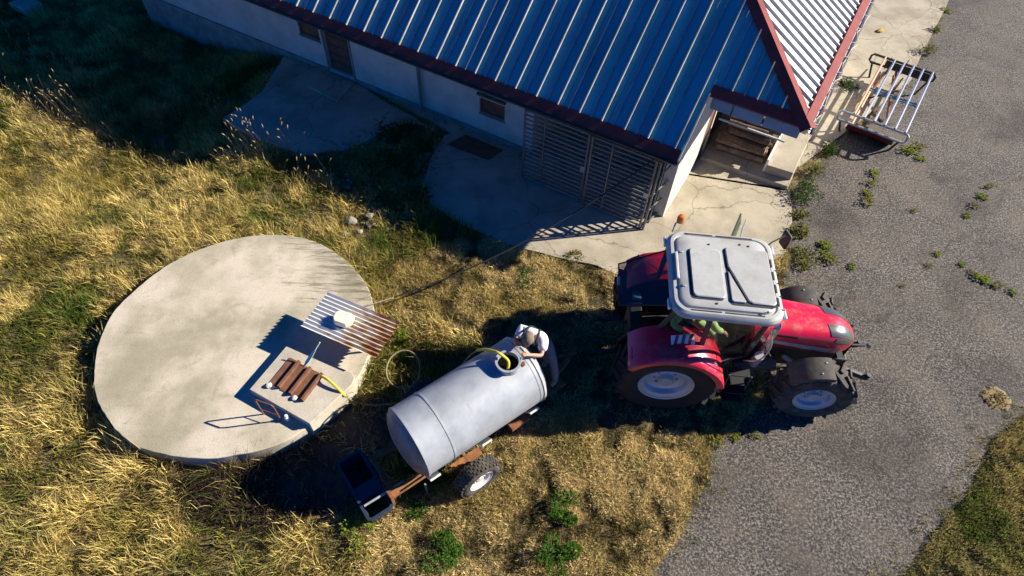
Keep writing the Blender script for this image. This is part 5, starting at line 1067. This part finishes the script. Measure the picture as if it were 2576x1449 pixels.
# straggling blades and crumbs of stone where the asphalt and concrete break up at their edges
def edge_points(poly, k, inward, r, lo=0.):
    P = np.array([p[:2] for p in poly]); Q = np.roll(P, -1, 0); L = np.hypot(*(Q-P).T); ok = L < 3; P, Q, L = P[ok], Q[ok], L[ok]
    i = r.choice(len(P), k, p=L/L.sum()); t = r.random((k, 1)); d = (Q[i]-P[i])/L[i][:, None]
    return P[i]*(1-t)+Q[i]*t+np.stack([-d[:, 1], d[:, 0]], 1)*(r.normal(0, inward, k))[:, None]
def edge_grass():
    global veg_ok
    r = np.random.default_rng(77); old = veg_ok; pts = np.concatenate([edge_points(ASPHR, 1500, .16, r), edge_points(AP1, 260, .06, r), edge_points(AP2, 160, .06, r)])
    K = len(pts); i = np.repeat(np.arange(K), 12); n = len(i); x = pts[i, 0]+r.normal(0, .035, n); y = pts[i, 1]+r.normal(0, .035, n)
    m = inpoly(x, y, VIEW) & ~inpoly(x, y, BARE[:1]+BARE[-1:]+[tuple(bw(2.6, 24)[:2])]); i, x, y = i[m], x[m], y[m]; n = len(i)
    h = r.uniform(.04, .13, n); a = r.uniform(0, 6.28, n); wd = r.uniform(.004, .007, n); ln = r.uniform(.2, 1.2, n)
    dx, dy = np.cos(a)*h*np.sin(ln), np.sin(a)*h*np.sin(ln); sx, sy = -np.sin(a)*wd, np.cos(a)*wd
    co = np.stack([np.stack([x-sx, y-sy, 0*x], 1), np.stack([x+sx, y+sy, 0*x], 1), np.stack([x+dx, y+dy, h*np.cos(ln)+.004], 1)], 1).reshape(-1, 3)
    me = bpy.data.meshes.new('grass'); me.from_pydata(co.tolist(), [], np.arange(n*3).reshape(-1, 3).tolist())
    c = mixc((.50, .40, .18), (.16, .19, .05), (r.random(K)**1.2)[i])*r.uniform(.6, 1.2, n)[:, None]
    me.color_attributes.new('Col', 'FLOAT_COLOR', 'POINT').data.foreach_set('color', np.repeat(np.concatenate([c, np.ones((n, 1))], 1), 3, 0).astype(np.float32).ravel())
    me.materials.append(M['blade']); o = bpy.data.objects.new('grass', me); S.collection.objects.link(o); tag(o, 'thin straggling grass along the broken edges of road and concrete', 'grass', kind='stuff')
    pts = np.concatenate([edge_points(ASPHR, 2600, .14, r), edge_points(AP1, 1500, .14, r), edge_points(AP2, 900, .14, r)]); b = MB()
    for x, y in pts[inpoly(pts[:, 0], pts[:, 1], VIEW)]:
        q = r.uniform(.006, .022); z = .05 if inpoly(np.array([x]), np.array([y]), AP1)[0] or inpoly(np.array([x]), np.array([y]), AP2)[0] else .004
        v = [(x+q*r.uniform(.6, 1.3), y, z), (x, y+q*r.uniform(.6, 1.3), z), (x-q*r.uniform(.6, 1.3), y, z), (x, y-q*r.uniform(.6, 1.3), z), (x+q*r.uniform(-.3, .3), y+q*r.uniform(-.3, .3), z+q*r.uniform(.5, .9))]
        b.add(v, [(0, 1, 4), (1, 2, 4), (2, 3, 4), (3, 0, 4)])
    tag(b.build('gravel', M['palestone'], smooth=0), 'loose crumbs of stone along the broken edges of road and concrete', 'gravel', kind='stuff')
edge_grass()
def rubble():
    r = np.random.default_rng(5); b = MB(); xs = [p[0] for p in SHADE]; ys = [p[1] for p in SHADE]; k = 0
    while k < 420:
        x, y = r.uniform(min(xs), max(xs)), r.uniform(min(ys), max(ys))
        if not inpoly(np.array([x]), np.array([y]), SHADE)[0]: continue
        k += 1; q = r.uniform(.02, .075); z = .05; v = [(x+q*math.cos(t)*r.uniform(.6, 1.2), y+q*math.sin(t)*r.uniform(.6, 1.2), z_) for z_ in (-.02, z+q*.2) for t in (0, 1.3, 2.5, 3.8, 5.)]
        b.add(v+[(x, y, z+q*r.uniform(.3, .6))], [(i, (i+1) % 5, 5+(i+1) % 5, 5+i) for i in range(5)]+[(5+i, 5+(i+1) % 5, 10) for i in range(5)])
    tag(b.build('rubble', M['palestone'], smooth=0), 'broken rubble in the shaded gap between the concrete pads', 'rubble', kind='stuff')
rubble()
# tall seed-head stalks
def stalks():
    r = np.random.default_rng(21); b = MB(); col = []
    region = P2([(-60, 60), (200, 130), (480, 240), (640, 310), (800, 400), (860, 500), (700, 520), (400, 400), (100, 330), (-60, 330)])
    xs = [p[0] for p in region]; ys = [p[1] for p in region]; k = 0
    while k < 260:
        x, y = r.uniform(min(xs), max(xs)), r.uniform(min(ys), max(ys))
        if not inpoly(np.array([x]), np.array([y]), region)[0] or not veg_ok(np.array([x]), np.array([y]))[0] or float(n2(x, y, 1.2)) < .5: continue
        k += 1; h = r.uniform(.5, 1.0); a = r.uniform(0, 6.28); l_ = r.uniform(.05, .4)*h; g0 = float(gz(x, y)); p1 = Vector((x+math.cos(a)*l_*.5, y+math.sin(a)*l_*.5, h*.6+g0)); p2 = Vector((x+math.cos(a)*l_, y+math.sin(a)*l_, h+g0))
        b.tube([(x, y, g0), p1, p2], [.004, .0035, .003], 3, False); b.tube([p2, p2+Vector((math.cos(a)*.03, math.sin(a)*.03, .05)), p2+Vector((math.cos(a)*.06, math.sin(a)*.06, .08))], [.004, .016, .003], 4, False)
    o = b.build('seed_stalks', mat('dry_stalk', (.30, .22, .10), .9, var=.4, vscale=3), smooth=0); tag(o, 'tall dry seed head stalks standing out of the long grass', 'grass', kind='stuff')
stalks()
# leafy weeds: each a thing with stem and leaves
def leaf_cluster(nl, rad, ht, ls, seed, flat=.35):
    r = random.Random(seed); b = MB()
    nb = r.randint(6, 9); blobs = [(r.uniform(0, 6.28), math.sqrt(r.random())*.85, r.uniform(.16, .42), r.uniform(.5, 1.1)) for _ in range(nb)]
    for i in range(nl):
        ba, bq, br, bh = blobs[r.randrange(nb)]; a = r.uniform(0, 6.28); q = math.sqrt(r.random())*br
        x_, y_ = bq*math.cos(ba)+q*math.cos(a), bq*math.sin(ba)+q*math.sin(a); ctr = Vector((rad*x_, rad*y_, ht*bh*r.uniform(.2, 1.05)))
        d = Vector((math.cos(a+r.uniform(-.8, .8)), math.sin(a+r.uniform(-.8, .8)), r.uniform(-.3, .7))).normalized(); s_ = Vector((-d.y, d.x, r.uniform(-flat, flat))).normalized(); l_ = ls*r.uniform(.6, 1.3); nn = d.cross(s_)
        b.add([ctr, ctr+d*l_*.5+s_*l_*.26-nn*l_*.04, ctr+d*l_-nn*l_*.12, ctr+d*l_*.5-s_*l_*.26-nn*l_*.04, ctr+d*l_*.5+nn*l_*.05], [(0, 1, 4), (1, 2, 4), (2, 3, 4), (3, 0, 4)])
    return b
def stems(ns, rad, ht, seed):
    r = random.Random(seed); b = MB()
    for i in range(ns):
        a = r.uniform(0, 6.28); b.tube([(0, 0, 0), (rad*.35*math.cos(a), rad*.35*math.sin(a), ht*.5), (rad*.7*math.cos(a), rad*.7*math.sin(a), ht*.85)], [.008, .006, .004], 4)
    return b
def weed(name, label, cat, p, rad, ht, nl, ls, m, seed, group):
    t = thing(name, label, cat, p, random.uniform(0, 6), group)
    stems(6, rad, ht, seed).build('stem', M['stem'], t); leaf_cluster(nl, rad, ht, ls, seed).build('foliage', m, t, smooth=0); return t
G = 'leafy green weeds in the short dry grass'
for i, (px, py, rad, ht, nl, mm, lb) in enumerate((
    (1420, 1272, .36, .26, 420, 'weed', 'bushy green weed in dry grass right of the trailer wheel'),
    (1112, 1392, .40, .3, 520, 'weed', 'wide dark green weed at the bottom left of the dry grass patch'),
    (1402, 1395, .40, .3, 520, 'weed', 'wide dark green weed at the bottom edge below the bushy one'),
    (905, 1345, .30, .22, 240, 'weedyellow', 'yellow green weed directly below the dark plastic tub'),
    (905, 1395, .26, .2, 160, 'weedyellow', 'loose yellow green weed farthest down below the plastic tub'),
    (1048, 1285, .24, .16, 190, 'weed', 'small green weed near the end of the trailer beam'),
    (1325, 705, .32, .2, 220, 'weeddark', 'low olive weed between the overhead cable and the tractor'),
    (1440, 650, .26, .16, 120, 'moss', 'low moss green weed at the edge of the concrete apron'),
    (1010, 860, .24, .2, 170, 'weedyellow', 'bright green weed at the edge of the corrugated sheet'))):
    weed('weed_plant', lb, 'weed', at(px, py), rad*.95, ht, int(nl*1.4), .058, M[mm], 100+i, G)
for i, (px, py, rad, ht, nl, mm, lb) in enumerate((
    (2020, 495, .42, .42, 300, 'weeddark', 'leafy green bush at the outer corner of the concrete ledge'),
    (2040, 440, .28, .34, 160, 'moss', 'smaller bush tucked behind the leafy corner bush'),
    (2012, 590, .30, .2, 200, 'moss', 'low mossy bush behind the tractor cab'),
    (2030, 655, .42, .16, 240, 'moss', 'flat mossy clump behind the far front tractor wheel'),
    (2325, 130, .34, .3, 150, 'moss', 'ragged green bush above the metal rack'),
    (2350, 80, .2, .2, 90, 'weedyellow', 'thin yellow green bush by the edge of the concrete walk'),
    (2070, 628, .3, .12, 120, 'weedyellow', 'sparse yellow green clump behind the far front tractor mudguard'),
    (2018, 545, .26, .2, 90, 'moss', 'small green bush between the corner bush and the tractor mirror'),
    (2130, 220, .32, .3, 220, 'weeddark', 'dark bush between the metal rack and the shed gutter'),
    (2085, 380, .36, .3, 240, 'weeddark', 'dark bush in the shade at the near end of the metal rack'))):
    weed('bush', lb, 'bush', at(px, py), rad*.9, ht, int(nl*2.), .062, M[mm], 150+i, 'bushes along the edge of the asphalt')
pos = [(2197, 440, .16), (2190, 462, .13), (2182, 487, .15), (2180, 508, .19), (2290, 385, .22), (2305, 372, .2), (2312, 400, .14), (2296, 530, .08), (2430, 545, .12), (2448, 520, .13), (2470, 495, .14), (2490, 472, .12), (2360, 640, .09), (2335, 670, .08), (2420, 665, .1), (2445, 690, .1), (2475, 708, .16), (2510, 722, .13), (2545, 738, .12), (2090, 660, .16), (2140, 672, .12), (2270, 720, .07), (2380, 30, .16), (1800, 1110, .15), (1850, 1102, .12), (1900, 1095, .1)]
kinds = [leaf_cluster(60, 1, .8, .5, 300+k_).build('tuft', M['moss'] if k_ else M['weedyellow'], smooth=0) for k_ in range(2)]
ords = 'crack tuft of grass growing in the asphalt'
where = ['farthest tuft of the short row behind the tractor hood', 'second farthest tuft of the short row behind the tractor hood', 'third tuft of the short row behind the tractor hood', 'widest tuft of the short row, the one nearest the tractor', 'left tuft of the trio just below the metal rack', 'middle tuft of the trio just below the metal rack', 'lowest tuft of the trio just below the metal rack', 'tiny lone tuft on open asphalt below the metal rack trio', 'lowest tuft of the slanting crack at the right', 'second lowest tuft of the slanting crack at the right', 'second highest tuft of the slanting crack at the right', 'highest tuft of the slanting crack at the right', 'upper tiny tuft of a pair right of the far front wheel', 'lower tiny tuft of a pair right of the far front wheel', 'leftmost tuft of the long crack running to the right edge', 'second tuft from the left on the long crack to the right edge', 'widest tuft in the middle of the long crack to the right edge', 'second tuft from the right on the long crack to the right edge', "rightmost tuft of the long crack by the picture's right edge", 'tuft directly behind the far front tractor wheel', 'tuft on the asphalt to the right of the far front wheel', 'tiny lone tuft on bare asphalt right of the hood', 'tuft at the upper end of the walk by the asphalt edge', 'left tuft of three at the road edge below the near wheels', 'middle tuft of three at the road edge below the near wheels', 'right tuft of three at the road edge below the near wheels']
for i, (px, py, r_) in enumerate(pos):
    src = kinds[i % 2]
    o = src if i < 2 else src.copy()
    if i >= 2: S.collection.objects.link(o)
    o.name = 'grass_tuft'; o.location = at(px, py, .006); o.scale = (r_*random.uniform(.8, 1.3), r_*random.uniform(.7, 1.1), r_*.8); o.rotation_euler.z = random.uniform(0, 6)
    tag(o, where[i], 'grass tuft', 'small tufts in the asphalt cracks')
leaf_cluster(420, .3, .05, .06, 77).build('straw', M['drystraw'], DUNGP, smooth=0)
# dark plants in the gap between the two concrete pads
for i, (px, py) in enumerate(((985, 345), (1050, 380), (985, 420), (1030, 440), (940, 430), (960, 480), (1045, 500), (1000, 520))):
    weed('broadleaf_plant', 'dark broad leaved plant in the shaded gap, ' + ['nearest the white wall', 'beside the downpipe foot', 'left in the middle of the gap', 'right in the middle of the gap', 'against the left concrete pad', 'lowest on the left side', 'against the right concrete apron', 'nearest the rubble stones'][i], 'plant', at(px, py), .34, .34, 150, .11, M['weeddark'], 400+i, 'broad leaved plants in the shaded gap')
